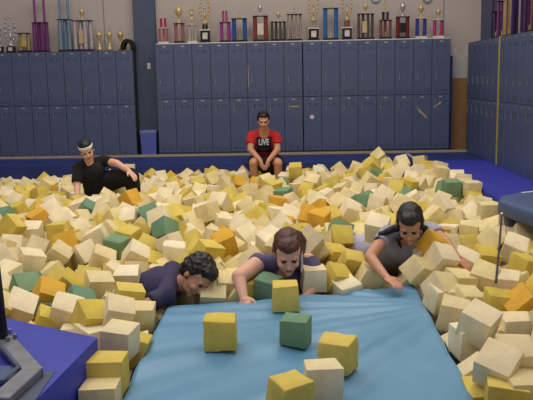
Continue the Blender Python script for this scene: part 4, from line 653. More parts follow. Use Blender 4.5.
1078,6591,-123,129,441,520,720,1,-929,8963,-149,501,451,-508,536,1,-894,3297,-562,18,-18,707,-707,0,-3693,8998,-328,854,-40,-29,518,1,464,7942,-103,717,-651,50,243,3,-1674,5166,-239,148,-732,657,-102,0,
1035,7152,-107,368,-177,-894,185,0,-43,8464,-246,503,-462,-207,-700,0,-3005,8197,-201,88,-359,-180,-911,0,-1878,11154,-267,847,-420,-220,240,1,-2491,9614,-168,406,749,412,-322,2,1590,11047,-31,752,-22,-401,523,0,
-1619,9086,-224,71,-547,703,-448,0,-2871,10464,-201,160,-728,664,-61,2,1910,5161,-100,309,-216,331,865,3,756,6646,-80,781,184,586,114,2,1872,6966,-218,926,-214,108,-291,0,-4421,11241,-235,528,-763,314,-200,1,
-1996,9123,-265,79,-990,108,41,2,1044,6320,-33,380,743,454,311,1,-699,9703,-260,773,-211,346,-489,1,-3277,8396,-144,676,-586,152,419,1,-1083,3952,-432,47,372,519,-768,0,1008,4101,-397,132,985,82,68,1,
-1053,4245,-437,279,491,-243,789,1,-938,4425,-491,89,-277,-645,706,2,-761,5254,-426,113,162,732,-652,1,-634,5393,-453,625,-470,464,-416,1,995,5402,-458,123,243,-96,957,1,128,5914,-492,476,378,781,-139,1,
317,5906,-410,79,-533,-644,-543,1,946,5900,-402,560,-445,537,447,2,62,6057,-406,718,-88,686,80,0,945,6415,-460,255,314,646,-647,1,
)

# ---------------------------------------------------------------- mats round the pit
# royal blue landing block, near end of the pit, with a steel foot on it
r = empty('landing_block', (-1.3, 3.4, 0), label='royal blue padded block at the pit edge, carrying a grey steel foot', cat='padded block')
def rel(pts, o): return [(x-o[0], y-o[1]) for x, y in pts]
LB = [(-.986, 3.715), (-1.618, 4.0616), (-3.9, 5.31), (-3.9, 2.62), (-1.08, 2.62)]
o = MB().prism(rel(LB, (-1.3, 3.4)), -.5, 0).bevel(.012, 2).build('cover', M['left'], r); autosmooth(o)
c = [at(46, 372, 0), at(58, 377, 0), at(38, 400, 0), at(20, 420, 0), at(5, 415, 0)]
# flat dark grey patch where the foot stands
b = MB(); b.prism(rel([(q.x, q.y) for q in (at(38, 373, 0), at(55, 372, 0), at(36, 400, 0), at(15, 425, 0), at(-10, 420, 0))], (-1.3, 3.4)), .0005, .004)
b.build('grey_patch', M['pier'], r)
foot = empty('steel_foot', tuple(at(8, 372, 0)), label='grey steel equipment foot with dark post standing on the royal blue block', cat='equipment foot')
fo = foot.location
def bar(pa, pb, w, z0, z1, name, m, z=.03):
    a, b_ = at(*pa, z)-fo, at(*pb, z)-fo; d = (b_-a); d.z = 0; n = Vector((-d.y, d.x, 0)).normalized()*w/2; e = d.normalized()*w*.3
    t = MB(); t.prism([((a-n-e).x, (a-n-e).y), ((b_-n+e).x, (b_-n+e).y), ((b_+n+e).x, (b_+n+e).y), ((a+n-e).x, (a+n-e).y)], z0, z1).bevel(.004, 1)
    return t.build(name, m, foot)
bar((6, 341), (32, 371), .085, .004, .045, 'arm', M['steel'])
bar((32, 371), (2, 398), .085, .0041, .044, 'arm', M['steel'])
bar((-2, 346), (19, 371), .02, .045, .055, 'lip', M['pier'])
bar((19, 371), (2, 385), .02, .045, .055, 'lip', M['pier'])
bar((-12, 372), (8, 372), .16, .004, .03, 'foot_plate', M['pad'])
a, b_ = at(4, 337, .05)-fo, P(-1, 290, at(4, 337, .05).y)-fo
MB().cyl((a.x, a.y, .005), (b_.x-.01, b_.y, b_.z+.15), .022, n=16).build('post', M['black'], foot, smooth=True)
b = MB()
for px, py in ((10, 332), (15, 337), (8, 340)):
    q = at(px, py, .05)-fo; b.cyl((q.x, q.y, .04), (q.x, q.y, .065), .011, n=6)
b.build('bolt', M['steel'], foot)

# slate blue pad lying over the side deck
r = empty('slate_pad', (2.4, 6.8, 0), label='slate blue rounded pad lying over the side edge of the pit', cat='pad')
PD = [(1.87, 6.93), (2.0, 6.2), (2.2, 5.7), (3.2, 5.7), (3.2, 7.45), (2.22, 7.40), (1.95, 7.15)]
o = MB().prism(rel(PD, (2.4, 6.8)), .004, .15).bevel(.05, 4).build('cover', M['pad'], r); autosmooth(o, 60)
b = MB(); q0, q1 = at(521, 192.3, .152)-Vector((2.4, 6.8, 0)), at(536, 190.5, .152)-Vector((2.4, 6.8, 0))
b.prism([(q0.x, q0.y-.05), (q1.x, q1.y-.05), (q1.x, q1.y-.005), (q0.x, q0.y-.005)], .1505, .154); b.build('highlight_strip', M['tape'], r)  # white strip painted in as the highlight along the pad's top edge

# sky blue crash mat lying on the foam
MT = -.22
C0, C1 = Vector((-.855, 5.03)), Vector((.895, 5.47))
def mat_xy(u, v):       # u across, v from the far edge towards the near edge
    far = C0.lerp(C1, u)+Vector((0, -.05*math.sin(math.pi*u))); near = Vector((-.825, 2.75)).lerp(Vector((.865, 2.75)), u)
    return far.lerp(near, v)
def mat_z(x, y):
    z = 0
    # soft folds fanning from the far right corner, a shallow sag, and creases across
    dx, dy = x-1.1, y-5.0
    ang = math.atan2(dy, dx); rr = math.hypot(dx, dy)
    z += .050*noise.noise(Vector((ang*5.5, rr*.45, 3.1)))*min(1, rr) + .026*noise.noise(Vector((ang*13, rr*.7, 8.3)))*min(1, rr)
    z += .012*noise.noise(Vector((x*1.3, y*1.1, .4))) + 0.004*noise.noise(Vector((x*6+y*3, y*2.4, 5)))
    return z
r = empty('crash_mat', (0, 4, MT), label='large sky blue crash mat lying on the foam cubes', cat='mat')
b = MB(); NU, NV = 90, 120; g = []
for j in range(NV+1):
    row = []
    for i in range(NU+1):
        u, v = i/NU, j/NV; p = mat_xy(u, v); e = min(u, 1-u, v*1.3, (1-v)*1.3)
        rd = .035; d = e*1.7; drop = 0 if d > rd else rd-math.sqrt(max(0, rd*rd-(rd-d)**2))
        row.append(b.bm.verts.new((p.x, p.y-4, mat_z(p.x, p.y)-drop)))
    g.append(row)
for j in range(NV):
    for i in range(NU): b.bm.faces.new((g[j][i], g[j][i+1], g[j+1][i+1], g[j+1][i]))
edge = [g[0][i] for i in range(NU+1)]+[g[j][NU] for j in range(1, NV+1)]+[g[NV][i] for i in range(NU-1, -1, -1)]+[g[j][0] for j in range(NV-1, 0, -1)]
ec = [v.co.copy() for v in edge]
top = b.build('top_cover', M['crash'], r, smooth=True)
b = MB(); n = len(ec); cen = Vector((0.02, 0, 0))
lo, hi = [], []
for v in ec:
    o2 = Vector((v.x-cen.x, v.y-cen.y, 0)).normalized()*.012
    hi.append(b.bm.verts.new(v+o2*.6+Vector((0, 0, .001)))); lo.append(b.bm.verts.new(v+o2+Vector((0, 0, -.24-v.z))))
for i in range(n): j = (i+1) % n; b.bm.faces.new((hi[i], hi[j], lo[j], lo[i]))
b.bm.faces.new(lo)
side = b.build('side_panel', M['bind'], r, smooth=False)

# ---------------------------------------------------------------- foam cubes
random.seed(11)
CS = .172
def cube_mesh(seed, worn=0.0):
    rnd = random.Random(seed); b = MB(); bm = b.bm
    bmesh.ops.create_cube(bm, size=CS)
    for v in bm.verts: v.co += Vector([rnd.uniform(-.008, .008) for _ in range(3)])
    bmesh.ops.bevel(bm, geom=list(bm.edges), offset=.007 if not worn else .012, segments=2, profile=.6, affect='EDGES')
    if worn:
        bmesh.ops.subdivide_edges(bm, edges=list(bm.edges), cuts=2, use_grid_fill=True)
        for v in bm.verts:
            f = max(0, v.co.length/CS-.55)*3
            v.co += v.co.normalized()*noise.noise(v.co*28+Vector((seed, 0, 0)))*worn*(.3+f)
    me = b.mesh('foam_cube'); me.materials.append(FOAM[0])
    for p in me.polygons: p.use_smooth = True
    me.set_sharp_from_angle(angle=math.radians(38 if not worn else 50))
    return me
CUBES = [cube_mesh(i) for i in range(5)]+[cube_mesh(10+i, .008) for i in range(2)]+[cube_mesh(20, .011)]
CNAME = ('cream', 'pale yellow', 'yellow', 'golden', 'green')
def place_cube(mesh, loc, quat, c, scale=1.0):
    o = bpy.data.objects.new('foam_cube', mesh); COL.objects.link(o)
    o.location = loc; o.rotation_mode = 'QUATERNION'; o.rotation_quaternion = quat; o.scale = (scale,)*3
    o.material_slots[0].link = 'OBJECT'; o.material_slots[0].material = FOAM[c]
    o['category'] = 'foam cube'
    return o
rows = [CUBE_ROWS[i:i+8] for i in range(0, len(CUBE_ROWS), 8)]
LAND = [('the reclining person in the white headband', (100, 190), 42), ('the seated person in red', (265, 180), 32), ('the person lying in navy', (172, 280), 48),
        ('the person in the slate top', (275, 262), 46), ('the person in the grey T-shirt', (412, 240), 46), ('the slate blue pad', (500, 215), 42),
        ('the royal blue block', (60, 318), 52), ('the left edge of the crash mat', (125, 350), 45), ('the right edge of the crash mat', (450, 335), 48),
        ('the far edge of the crash mat', (330, 288), 40)]
cells = {}
def spot_of(px, py):
    best = None
    for nm, (x, y), rad in LAND:
        d = math.hypot(px-x, py-y)
        if d < rad and (best is None or d/rad < best[0]): best = (d/rad, 'beside '+nm)
    if best: return best[1], True
    band = 'in the far rows' if py < 190 else 'in the rear rows' if py < 212 else 'mid pit' if py < 245 else 'in the front rows'
    side = 'at the left end' if px < 60 else 'below the left lockers' if px < 140 else 'below the pier' if px < 215 else 'below the red shirt' if px < 300 else 'below the second bank' if px < 390 else 'below the tan panel' if px < 450 else 'near the side lockers'
    return band+' '+side, py > 205
for k, rw in enumerate(rows[:300]):
    loc = Vector([v/1000 for v in rw[:3]]); q = Quaternion([v/1000 for v in rw[3:7]]); c = rw[7]
    rnd = random.Random(k*7+1)
    mesh = CUBES[rnd.choice((0, 1, 2, 3, 4, 5, 6))]
    if c >= 2 and rnd.random() < .12: mesh = CUBES[7]
    o = place_cube(mesh, loc, q, c, rnd.uniform(.95, 1.03))
    px, py, _ = project(loc); px = min(max(px, 0), 532); sp, near = spot_of(px, py)
    cells.setdefault((c, sp, near), []).append((px, py, o))
ORD = ['first', 'second', 'third', 'fourth', 'fifth', 'sixth', 'seventh', 'eighth', 'ninth', 'tenth', 'eleventh', 'twelfth']
for (c, sp, near), L in cells.items():
    base = '%s foam cube %s' % (CNAME[c], sp); n = len(L); grp = '%s foam cubes %s' % (CNAME[c], sp)
    L.sort(key=lambda t: t[0])
    for i, (px, py, o) in enumerate(L):
        o['group'] = grp
        if n == 1: o['label'] = base
        elif not near: o['label'] = base
        elif n == 2: o['label'] = ('left' if i == 0 else 'right')+' of two, '+base
        elif n <= 12: o['label'] = ('leftmost' if i == 0 else 'rightmost' if i == n-1 else ORD[i]+' from left')+', '+base
        else: o['label'] = base
# the rest of the foam, mostly buried or far away
bm = bmesh.new(); tmp = [bmesh.new() for _ in range(3)]
allv, allf, mi = [], [], []
src = []
for me in CUBES[:5]: src.append(([v.co.copy() for v in me.vertices], [tuple(p.vertices) for p in me.polygons]))
for k, rw in enumerate(rows[300:]):
    T = Matrix.Translation([v/1000 for v in rw[:3]]) @ Quaternion([v/1000 for v in rw[3:7]]).to_matrix().to_4x4() @ Matrix.Scale(.99, 4)
    vs, fs = src[k % 5]; n0 = len(allv)
    allv += [T @ v for v in vs]; allf += [tuple(i+n0 for i in f) for f in fs]; mi += [rw[7]]*len(fs)
me = bpy.data.meshes.new('foam_cube_filling'); me.from_pydata([tuple(v) for v in allv], [], allf)
for f in FOAM: me.materials.append(f)
me.polygons.foreach_set('material_index', mi); me.polygons.foreach_set('use_smooth', [True]*len(allf)); me.set_sharp_from_angle(angle=math.radians(38))
o = bpy.data.objects.new('foam_cube_filling', me); COL.objects.link(o)
tag(o, 'loose foam cubes filling the depth and far rows of the pit', 'foam', kind='stuff')
# the cubes on the crash mat
def mat_cube(px, py, c, rz, label, mesh=0, s=1.0, tilt=(0, 0), dz=0.0):
    # px, py: middle of the cube's foot
    q = at(px, py, MT+.01); R_ = Euler((tilt[0], tilt[1], rz)).to_quaternion()
    Rm = R_.to_matrix(); low = min((Rm @ v.co).z for v in CUBES[mesh].vertices)*s
    o = place_cube(CUBES[mesh], (q.x, q.y, MT+mat_z(q.x, q.y)-low+.002+dz), R_, c, s); o['label'] = label; o['group'] = 'foam cubes on the crash mat'; return o
mat_cube(221, 349, 2, .03, 'worn yellow foam cube standing alone on the crash mat, nearest the person in navy', 5, 1.0)
mat_cube(296, 343, 4, -.25, 'green foam cube lying on the crash mat', 1, .86, (.05, .04))
mat_cube(337, 370, 2, -.35, 'chewed yellow foam cube behind the cream one on the crash mat', 7, 1.0)
mat_cube(323, 395, 0, .12, 'cream foam cube on the crash mat touching the chewed yellow one', 2, .96)
mat_cube(291, 412, 2, .55, 'yellow foam cube cut by the picture edge, nearest one on the crash mat', 6, .98, (.1, 0))
mat_cube(286, 307.5, 2, .03, 'yellow foam cube on the mat edge before the person in the slate top', 3, .98)

# thin cord running from the pad over the cubes
ca, cb_ = at(502, 214.5, .05), at(496, 284, .03); pts = [ca.lerp(cb_, t/6)+Vector((0, 0, .012*math.sin(t*1.3))) for t in range(7)]
r = empty('cord', ca, label='thin dark cord running from the slate pad over the foam cubes', cat='cord')
b = MB(); b.tube([p-ca for p in pts], .0085, 6); b.build('line', M['cord'], r)
MB().ball((0, 0, 0), .02, 10).build('end_knob', M['plate'], r, smooth=True)



# ---------------------------------------------------------------- people
def Mx(fwd, up):        # head or limb frame: columns right, back, up (face looks along -Y)
    f = Vector(fwd).normalized(); u = Vector(up); u = (u-f*u.dot(f)).normalized(); rt = f.cross(u)
    return Matrix((rt, -f, u)).transposed()
def add_prims(bm, prims):
    for p in prims:
        if p[0] == 'c':
            _, a, ra, b, rb = p; a = Vector(a); b = Vector(b); d = b-a
            for c, rr in ((a, ra), (b, rb)): bmesh.ops.create_icosphere(bm, subdivisions=3, radius=rr, matrix=Matrix.Translation(c))
            if d.length > 1e-4: bmesh.ops.create_cone(bm, cap_ends=True, segments=24, radius1=ra, radius2=rb, depth=d.length, matrix=Matrix.Translation((a+b)/2) @ d.to_track_quat('Z', 'Y').to_matrix().to_4x4())
        elif p[0] == 'e':
            _, c, rd, R3 = p
            bmesh.ops.create_icosphere(bm, subdivisions=3, radius=1, matrix=Matrix.Translation(c) @ R3.to_4x4() @ Matrix.Diagonal((*rd, 1)))
        elif p[0] == 'k':
            _, a, ra, b, rb = p; a = Vector(a); b = Vector(b); d = b-a
            bmesh.ops.create_cone(bm, cap_ends=True, segments=24, radius1=ra, radius2=rb, depth=d.length, matrix=Matrix.Translation((a+b)/2) @ d.to_track_quat('Z', 'Y').to_matrix().to_4x4())
def fused(name, prims, voxel, smooth, m, parent, origin, rough=None):
    """one continuous surface grown round the given limbs"""
    bm = bmesh.new(); add_prims(bm, prims); bmesh.ops.recalc_face_normals(bm, faces=bm.faces)
    me = bpy.data.meshes.new('tmp'); bm.to_mesh(me); bm.free()
    t = bpy.data.objects.new('tmp', me); COL.objects.link(t)
    md = t.modifiers.new('r', 'REMESH'); md.mode = 'VOXEL'; md.voxel_size = voxel; md.use_smooth_shade = True
    sm = t.modifiers.new('s', 'SMOOTH'); sm.iterations = smooth; sm.factor = .5
    dg = bpy.context.evaluated_depsgraph_get(); out = bpy.data.meshes.new_from_object(t.evaluated_get(dg), depsgraph=dg)
    bpy.data.objects.remove(t); bpy.data.meshes.remove(me)
    out.name = name; out.materials.clear()
    if rough:
        amp, fq = rough; nrm = [v.normal.copy() for v in out.vertices]
        for v, nn in zip(out.vertices, nrm): v.co += nn*noise.noise(v.co*fq)*amp
    for v in out.vertices: v.co -= Vector(origin)
    for p in out.polygons: p.use_smooth = True
    return link(name, out, m, parent)
I3 = Matrix.Identity(3)
def head_prims(c, R, s=1.0):
    L = lambda x, y, z: Vector(c)+R @ (Vector((x, y, z))*s)
    e = lambda x, y, z, a, b, d: ('e', L(x, y, z), (a*s, b*s, d*s), R)
    k = lambda p, r1, q, r2: ('c', L(*p), r1*s, L(*q), r2*s)
    return [e(0, .018, .035, .076, .094, .080), e(0, -.02, -.015, .064, .070, .082), e(0, -.028, -.072, .047, .052, .038), e(0, -.066, -.094, .022, .020, .018),
            k((0, -.082, .008), .008, (0, -.104, -.026), .012), e(.013, -.094, -.030, .008, .009, .007), e(-.013, -.094, -.030, .008, .009, .007),
            k((-.034, -.076, .026), .011, (.034, -.076, .026), .011), e(.036, -.062, -.028, .024, .024, .022), e(-.036, -.062, -.028, .024, .024, .022),
            e(0, -.082, -.056, .024, .012, .010), e(.077, .014, -.008, .010, .018, .030), e(-.077, .014, -.008, .010, .018, .030)]
def face_parts(c, R, parent, o, brow, smile=False, s=1.0):
    L = lambda x, y, z: Vector(c)-Vector(o)+R @ (Vector((x, y, z))*s)
    R4 = R.to_4x4()
    def ell(name, x, y, z, rd, m):
        b = MB(); bmesh.ops.create_uvsphere(b.bm, u_segments=12, v_segments=8, radius=1, matrix=Matrix.Translation(L(x, y, z)) @ R4 @ Matrix.Diagonal((rd[0]*s, rd[1]*s, rd[2]*s, 1)))
        return b.build(name, m, parent, smooth=True)
    for sx in (-1, 1):
        ell('eye', sx*.031, -.0858, .006, (.0125, .006, .0038), M['eye'])
        ey_l = MB(); a, b_ = L(sx*.014, -.090, .020), L(sx*.048, -.080, .023); ey_l.cyl(a, b_, .0035*s, .0025*s, 8); ey_l.build('eyebrow', brow, parent, smooth=True)
        lid = MB(); lid.cyl(L(sx*.016, -.0895, .0115), L(sx*.046, -.082, .0115), .0028*s, n=6); lid.build('eyelash', brow, parent, smooth=True)
    lp = ell('lips', 0, -.0925, -.056, (.024 if smile else .020, .006, .0065), M['lip'])
    if smile:
        t = ell('teeth', 0, -.0965, -.0555, (.017, .003, .0028), M['eyew']); t.parent = lp
def hand_prims(w, d, n, side, curl=.5, s=1.0, spread=.10):
    """w wrist, d finger direction, n back-of-hand normal, side: +1 / -1 thumb side along d x n"""
    d = Vector(d).normalized(); n = Vector(n); n = (n-d*n.dot(d)).normalized(); t = d.cross(n)*side; w = Vector(w); pr = []
    pr.append(('c', w, .024*s, w+d*.03*s, .026*s))
    R3 = Matrix((t, d, n)).transposed()
    pr.append(('e', w+d*.055*s, (.042*s, .05*s, .016*s), R3))
    for i, (off, ln) in enumerate(((.031, .070), (.010, .078), (-.011, .073), (-.031, .058))):
        fd = (d+t*(off*spread*10*.5)).normalized(); a = w+d*.085*s+t*off*s; b1 = a+(fd-n*curl*.35).normalized()*ln*.5*s; b2 = b1+(fd-n*curl*1.1).normalized()*ln*.35*s; b3 = b2+(fd-n*curl*2.0).normalized()*ln*.28*s
        pr += [('c', a, .0095*s, b1, .0088*s), ('c', b1, .0088*s, b2, .0080*s), ('c', b2, .008*s, b3, .0068*s)]
    a = w+d*.025*s+t*.030*s; b1 = a+(d*.7+t*.75-n*.2*curl).normalized()*.036*s; b2 = b1+(d+t*.25-n*.5*curl).normalized()*.03*s
    pr += [('c', a, .013*s, b1, .0105*s), ('c', b1, .0105*s, b2, .0085*s)]
    return pr
def hair_shell(c, R, s=1.0, low=0.0, front=.0, thick=1.0):
    """hair over crown, sides and back, leaving the face free"""
    L = lambda x, y, z: Vector(c)+R @ (Vector((x, y, z))*s)
    e = lambda x, y, z, a, b, d: ('e', L(x, y, z), (a*s*thick, b*s*thick, d*s*thick), R)
    return [e(0, .034, .050, .082, .092, .082), e(0, .055, .010, .081, .080, .085), e(.066, .020, .032, .020, .040, .045), e(-.066, .020, .032, .020, .040, .045), e(0, -.025+front, .085, .062, .060, .040)]

# --- D: person in the slate top climbing out at the mat edge
o0 = P(284, 285, 5.6)
hc = P(288, 253, 5.33); R = Mx((.06, -.86, -.50), (.02, -.35, .94))
neck, ls, le, lw = P(285, 267, 5.50), P(260, 262, 5.47), P(239, 277, 5.2), P(243.5, 297, 5.07)
rs, re, rw_ = P(308, 261, 5.52), P(320, 280, 5.42), P(306, 297, 5.30)
ch, wa, hp = P(283, 281, 5.58), P(282, 303, 5.85), P(284, 308, 6.15)
D = empty('person', o0, label='person in a slate blue top with tied auburn hair, leaning on the far mat edge', cat='person')
body = head_prims(hc, R, 1.24)+[('c', hc+R @ Vector((0, .03, -.05)), .060, neck, .066), ('c', ls, .058, rs, .058), ('e', ch, (.165, .12, .15), I3), ('c', ch, .12, wa, .12), ('c', wa, .125, hp, .15),
        ('c', neck, .066, ch, .10), ('c', ls, .066, le, .054), ('c', le, .050, lw, .032), ('c', rs, .062, re, .050), ('c', re, .048, rw_, .032),
        ('c', hp+Vector((-.09, 0, 0)), .095, hp+Vector((-.1, .38, -.02)), .07), ('c', hp+Vector((.09, 0, 0)), .095, hp+Vector((.1, .38, -.02)), .07)]
body += hand_prims(lw, P(246, 309, 4.99)-lw, (-.3, -.5, .8), -1, .25, 1.1)+hand_prims(rw_, (-.6, -.7, -.1), (0, -.3, 1), 1, .6)
fused('body', body, .006, 3, M['skinA'], D, o0)
sh = [('e', ch, (.168, .135, .155), I3), ('c', ls+Vector((.02, 0, -.005)), .064, rs+Vector((-.02, 0, -.005)), .064), ('c', ch, .135, wa, .135), ('k', wa, .14, hp, .16),
      ('k', ls, .074, ls.lerp(le, .20), .073), ('k', rs, .072, rs.lerp(re, .5), .070), ('c', neck+Vector((0, .06, -.05)), .06, ch, .12)]
fused('shirt', sh, .008, 4, M['slate'], D, o0, (.008, 9))
fused('trousers', [('c', hp, .165, hp+Vector((0, .08, -.01)), .155), ('c', hp+Vector((-.09, 0, 0)), .11, hp+Vector((-.1, .38, -.02)), .09), ('c', hp+Vector((.09, 0, 0)), .11, hp+Vector((.1, .38, -.02)), .09)], .012, 4, M['black_cloth'], D, o0)
face_parts(hc, R, D, o0, M['haira'], s=1.24)
hs = hair_shell(hc, R, 1.27)
hL = lambda x, y, z: hc+R @ Vector((x, y, z))
hs += [('c', hL(-.098, .03, .04), .022, hL(-.112, .05, -.05), .013), ('c', hL(-.07, .10, .07), .045, hL(-.115, .12, .0), .030), ('c', hL(-.115, .12, .0), .030, hL(-.12, .11, -.10), .014),
       ('c', hL(.098, .02, .03), .016, hL(.100, .03, -.05), .008)]
fused('hair', hs, .006, 3, M['haira'], D, o0, (.006, 26))
b = MB(); q = [P(301.5, 247, 5.33), P(301.5, 255, 5.36), P(302, 264, 5.36), P(301.5, 272, 5.36)]
for a, c_ in zip(q, q[1:]): b.cyl(a-o0, c_-o0, .009, .008, 8)
b.build('white_ribbon', M['tape'], D)

# --- E: person in the grey T-shirt with long black hair
o0 = P(402, 255, 5.85)
hc = P(410, 225, 5.5); R = Mx((-.16, -.80, -.56), (-.10, -.42, .9))
neck, ls, le, lw = P(408, 234, 5.68), P(388, 233, 5.66), P(370, 257, 5.48), P(386, 277, 5.25)
rs, re, rw_ = P(431, 229, 5.80), P(446, 243, 5.62), P(456, 256, 5.45)
ch, wa, hp = P(405, 246, 5.82), P(386, 253, 6.0), P(366, 253, 6.15)
E_ = empty('person', o0, label='person with long black hair in a heather grey T-shirt, reaching to the mat corner', cat='person')
body = head_prims(hc, R, 1.12)+[('c', hc+R @ Vector((0, .03, -.05)), .055, neck, .058), ('c', ls, .052, rs, .052), ('e', ch, (.15, .12, .14), I3), ('c', ch, .12, wa, .12), ('c', wa, .125, hp, .14),
        ('c', neck, .055, ch, .09), ('c', ls, .052, le, .043), ('c', le, .042, lw, .027), ('c', rs, .052, re, .043), ('c', re, .041, rw_, .028), ('c', hp, .10, hp+Vector((-.25, .25, -.12)), .07)]
body += hand_prims(lw, P(398, 285, 5.13)-lw, (.2, -.4, .85), -1, .4)+hand_prims(rw_, (.5, -.6, -.4), (0, -.3, 1), 1, .5)
fused('body', body, .006, 3, M['skinB'], E_, o0)
sh = [('e', ch, (.165, .135, .15), I3), ('c', ls+Vector((.02, 0, 0)), .062, rs+Vector((-.02, 0, 0)), .062), ('c', ch, .135, wa, .13), ('k', wa, .135, hp, .145),
      ('k', ls+(ls-le)*.1, .062, ls.lerp(le, .42), .066), ('k', rs+(rs-re)*.1, .062, rs.lerp(re, .45), .064), ('c', neck+Vector((0, .05, -.05)), .058, ch, .12)]
fused('shirt', sh, .008, 4, M['grey'], E_, o0, (.008, 9))
fused('trousers', [('c', hp+Vector((.03, 0, .015)), .15, hp+Vector((-.06, .06, 0)), .14), ('c', hp, .12, hp+Vector((-.25, .25, -.12)), .09)], .01, 4, M['lav'], E_, o0, (.01, 10))
face_parts(hc, R, E_, o0, M['hairb'], smile=True, s=1.12)
hL = lambda x, y, z: hc+R @ Vector((x, y, z))
hs = hair_shell(hc, R, 1.17)
hs += [('c', hL(-.075, .02, .03), .030, P(391, 230, 5.56), .028), ('c', P(391, 230, 5.56), .028, P(381, 234, 5.58), .022), ('c', P(381, 234, 5.58), .020, P(375, 242, 5.57), .008),
       ('c', hL(-.08, -.01, .0), .020, P(398, 239, 5.54), .020), ('c', P(398, 239, 5.54), .018, P(401, 248, 5.62), .008),
       ('c', hL(.075, .02, .03), .028, P(427, 229, 5.66), .02), ('c', P(427, 229, 5.66), .02, P(420, 242, 5.62), .012), ('c', hL(0, .1, .02), .05, neck+Vector((0, .08, -.05)), .05)]
fused('hair', hs, .006, 3, M['hairb'], E_, o0, (.006, 26))

# --- C: person lying face down in navy
o0 = P(160, 290, 5.35)
hc = P(197, 277, 5.2); R = Mx((.42, -.62, -.66), (.50, .10, .80))
neck, ns, ne, fs = P(182, 283, 5.25), P(166, 295, 5.05), P(147, 305, 4.95), P(172, 270, 5.42)
nw = P(142, 309, 4.85)
ch, wa, hp = P(160, 286, 5.34), P(135, 295, 5.5), P(112, 299, 5.75)
C_ = empty('person', o0, label='person in a navy shirt lying face down in the foam beside the mat', cat='person')
body = head_prims(hc, R, 1.15)+[('c', hc+R @ Vector((0, .03, -.05)), .058, neck, .062), ('c', ns, .055, fs, .055), ('e', ch, (.15, .17, .12), I3), ('c', ch, .13, wa, .12), ('c', wa, .12, hp, .13),
        ('c', ns, .055, ne, .045), ('c', ne, .045, nw, .03), ('c', fs, .055, P(190, 276, 5.45), .045), ('c', P(190, 276, 5.45), .042, P(200, 286, 5.35), .03), ('c', hp, .1, hp+Vector((-.35, .15, -.1)), .07)]
body += hand_prims(nw, (.1, -.7, -.3), (-.6, 0, .7), 1, .5)+hand_prims(P(200, 286, 5.35), (.5, -.4, -.5), (0, -.3, 1), -1, .5)
fused('body', body, .0065, 3, M['skinB'], C_, o0)
sh = [('e', ch, (.165, .185, .135), I3), ('c', ns, .068, fs, .068), ('c', ch, .145, wa, .135), ('c', wa, .135, hp, .14), ('k', ns+(ns-ne)*.1, .068, ns.lerp(ne, .8), .066), ('k', fs, .066, fs.lerp(P(190, 276, 5.45), .7), .06),
      ('c', neck.lerp(ch, .35), .068, ch, .12)]
fused('shirt', sh, .008, 4, M['navy'], C_, o0, (.010, 10))
face_parts(hc, R, C_, o0, M['hairb'], s=1.15)
fused('hair', hair_shell(hc, R, 1.24), .006, 2, M['hairb'], C_, o0, (.012, 40))

# --- A: person in black with a white headband
o0 = P(97, 190, 9.2)
hc = P(87, 151, 9.0); R = Mx((.30, -.86, -.36), (-.22, -.2, .95))
neck, ls, le, lw = P(89, 162, 9.08), P(78, 167, 9.05), P(77, 184, 8.95), P(77.5, 195, 8.82)
rs, re, rw_ = P(104, 161, 9.2), P(117, 163.5, 9.02), P(128.5, 170.5, 8.85)
ch, wa, hp, kn, h2 = P(92, 173, 9.12), P(95, 185, 9.2), P(97, 190, 9.25), P(131, 176, 9.05), P(102, 182, 9.22)
A_ = empty('person', o0, label='person in black with a white headband, one arm resting on the raised knee', cat='person')
body = head_prims(hc, R)+[('c', hc+R @ Vector((0, .03, -.05)), .052, neck, .055), ('c', ls, .052, rs, .052), ('e', ch, (.15, .11, .15), I3), ('c', ch, .125, wa, .12), ('c', wa, .12, hp, .14), ('c', neck, .055, ch, .09),
        ('c', ls, .054, le, .044), ('c', le, .042, lw, .03), ('c', rs, .054, re, .044), ('c', re, .042, rw_, .03), ('c', h2, .10, kn, .065), ('c', kn, .062, kn+Vector((.03, .1, -.42)), .04)]
body += hand_prims(lw, (0, -.5, -.6), (0, -.8, .5), 1, .3)+hand_prims(rw_, P(134, 176, 8.8)-rw_, (.3, -.3, .9), 1, .5)
fused('body', body, .008, 2, M['skinA'], A_, o0)
sh = [('e', ch, (.165, .125, .16), I3), ('c', ls+Vector((.01, 0, 0)), .066, rs+Vector((-.01, 0, 0)), .066), ('c', ch, .14, wa, .14), ('k', wa, .14, hp, .155), ('k', ls, .068, ls.lerp(le, .92), .07), ('k', rs, .068, rs.lerp(re, .55), .064), ('c', neck+Vector((0, .03, -.03)), .06, ch, .12)]
fused('shirt', sh, .009, 4, M['black_cloth'], A_, o0, (.008, 9))
fused('trousers', [('c', hp, .16, h2, .15), ('k', h2, .135, kn, .10), ('c', kn, .10, kn+Vector((.03, .1, -.36)), .075), ('c', h2, .12, kn, .098)], .01, 4, M['black_cloth'], A_, o0, (.01, 8))
face_parts(hc, R, A_, o0, M['hairb'])
hL = lambda x, y, z: hc+R @ Vector((x, y, z))
fused('hair', hair_shell(hc, R, 1.06, front=.02)+[('c', hL(0, .12, .02), .04, hL(0, .16, -.02), .035)], .007, 3, M['hairb'], A_, o0, (.006, 26))
b = MB(); n = 32; ringp = []
for i in range(n):
    a = 2*math.pi*i/n; ringp.append([hL(.086*math.cos(a), .020+.107*math.sin(a), .052-.012*math.sin(a)+dz) for dz in (-.022, .022)]+[hL(.079*math.cos(a), .020+.10*math.sin(a), .052-.012*math.sin(a)+dz) for dz in (.022, -.022)])
vv = [[b.bm.verts.new(p-o0) for p in q] for q in ringp]
for i in range(n):
    j = (i+1) % n
    for k in range(4): b.bm.faces.new((vv[i][k], vv[i][(k+1) % 4], vv[j][(k+1) % 4], vv[j][k]))
b.build('headband', M['white'], A_, smooth=True)

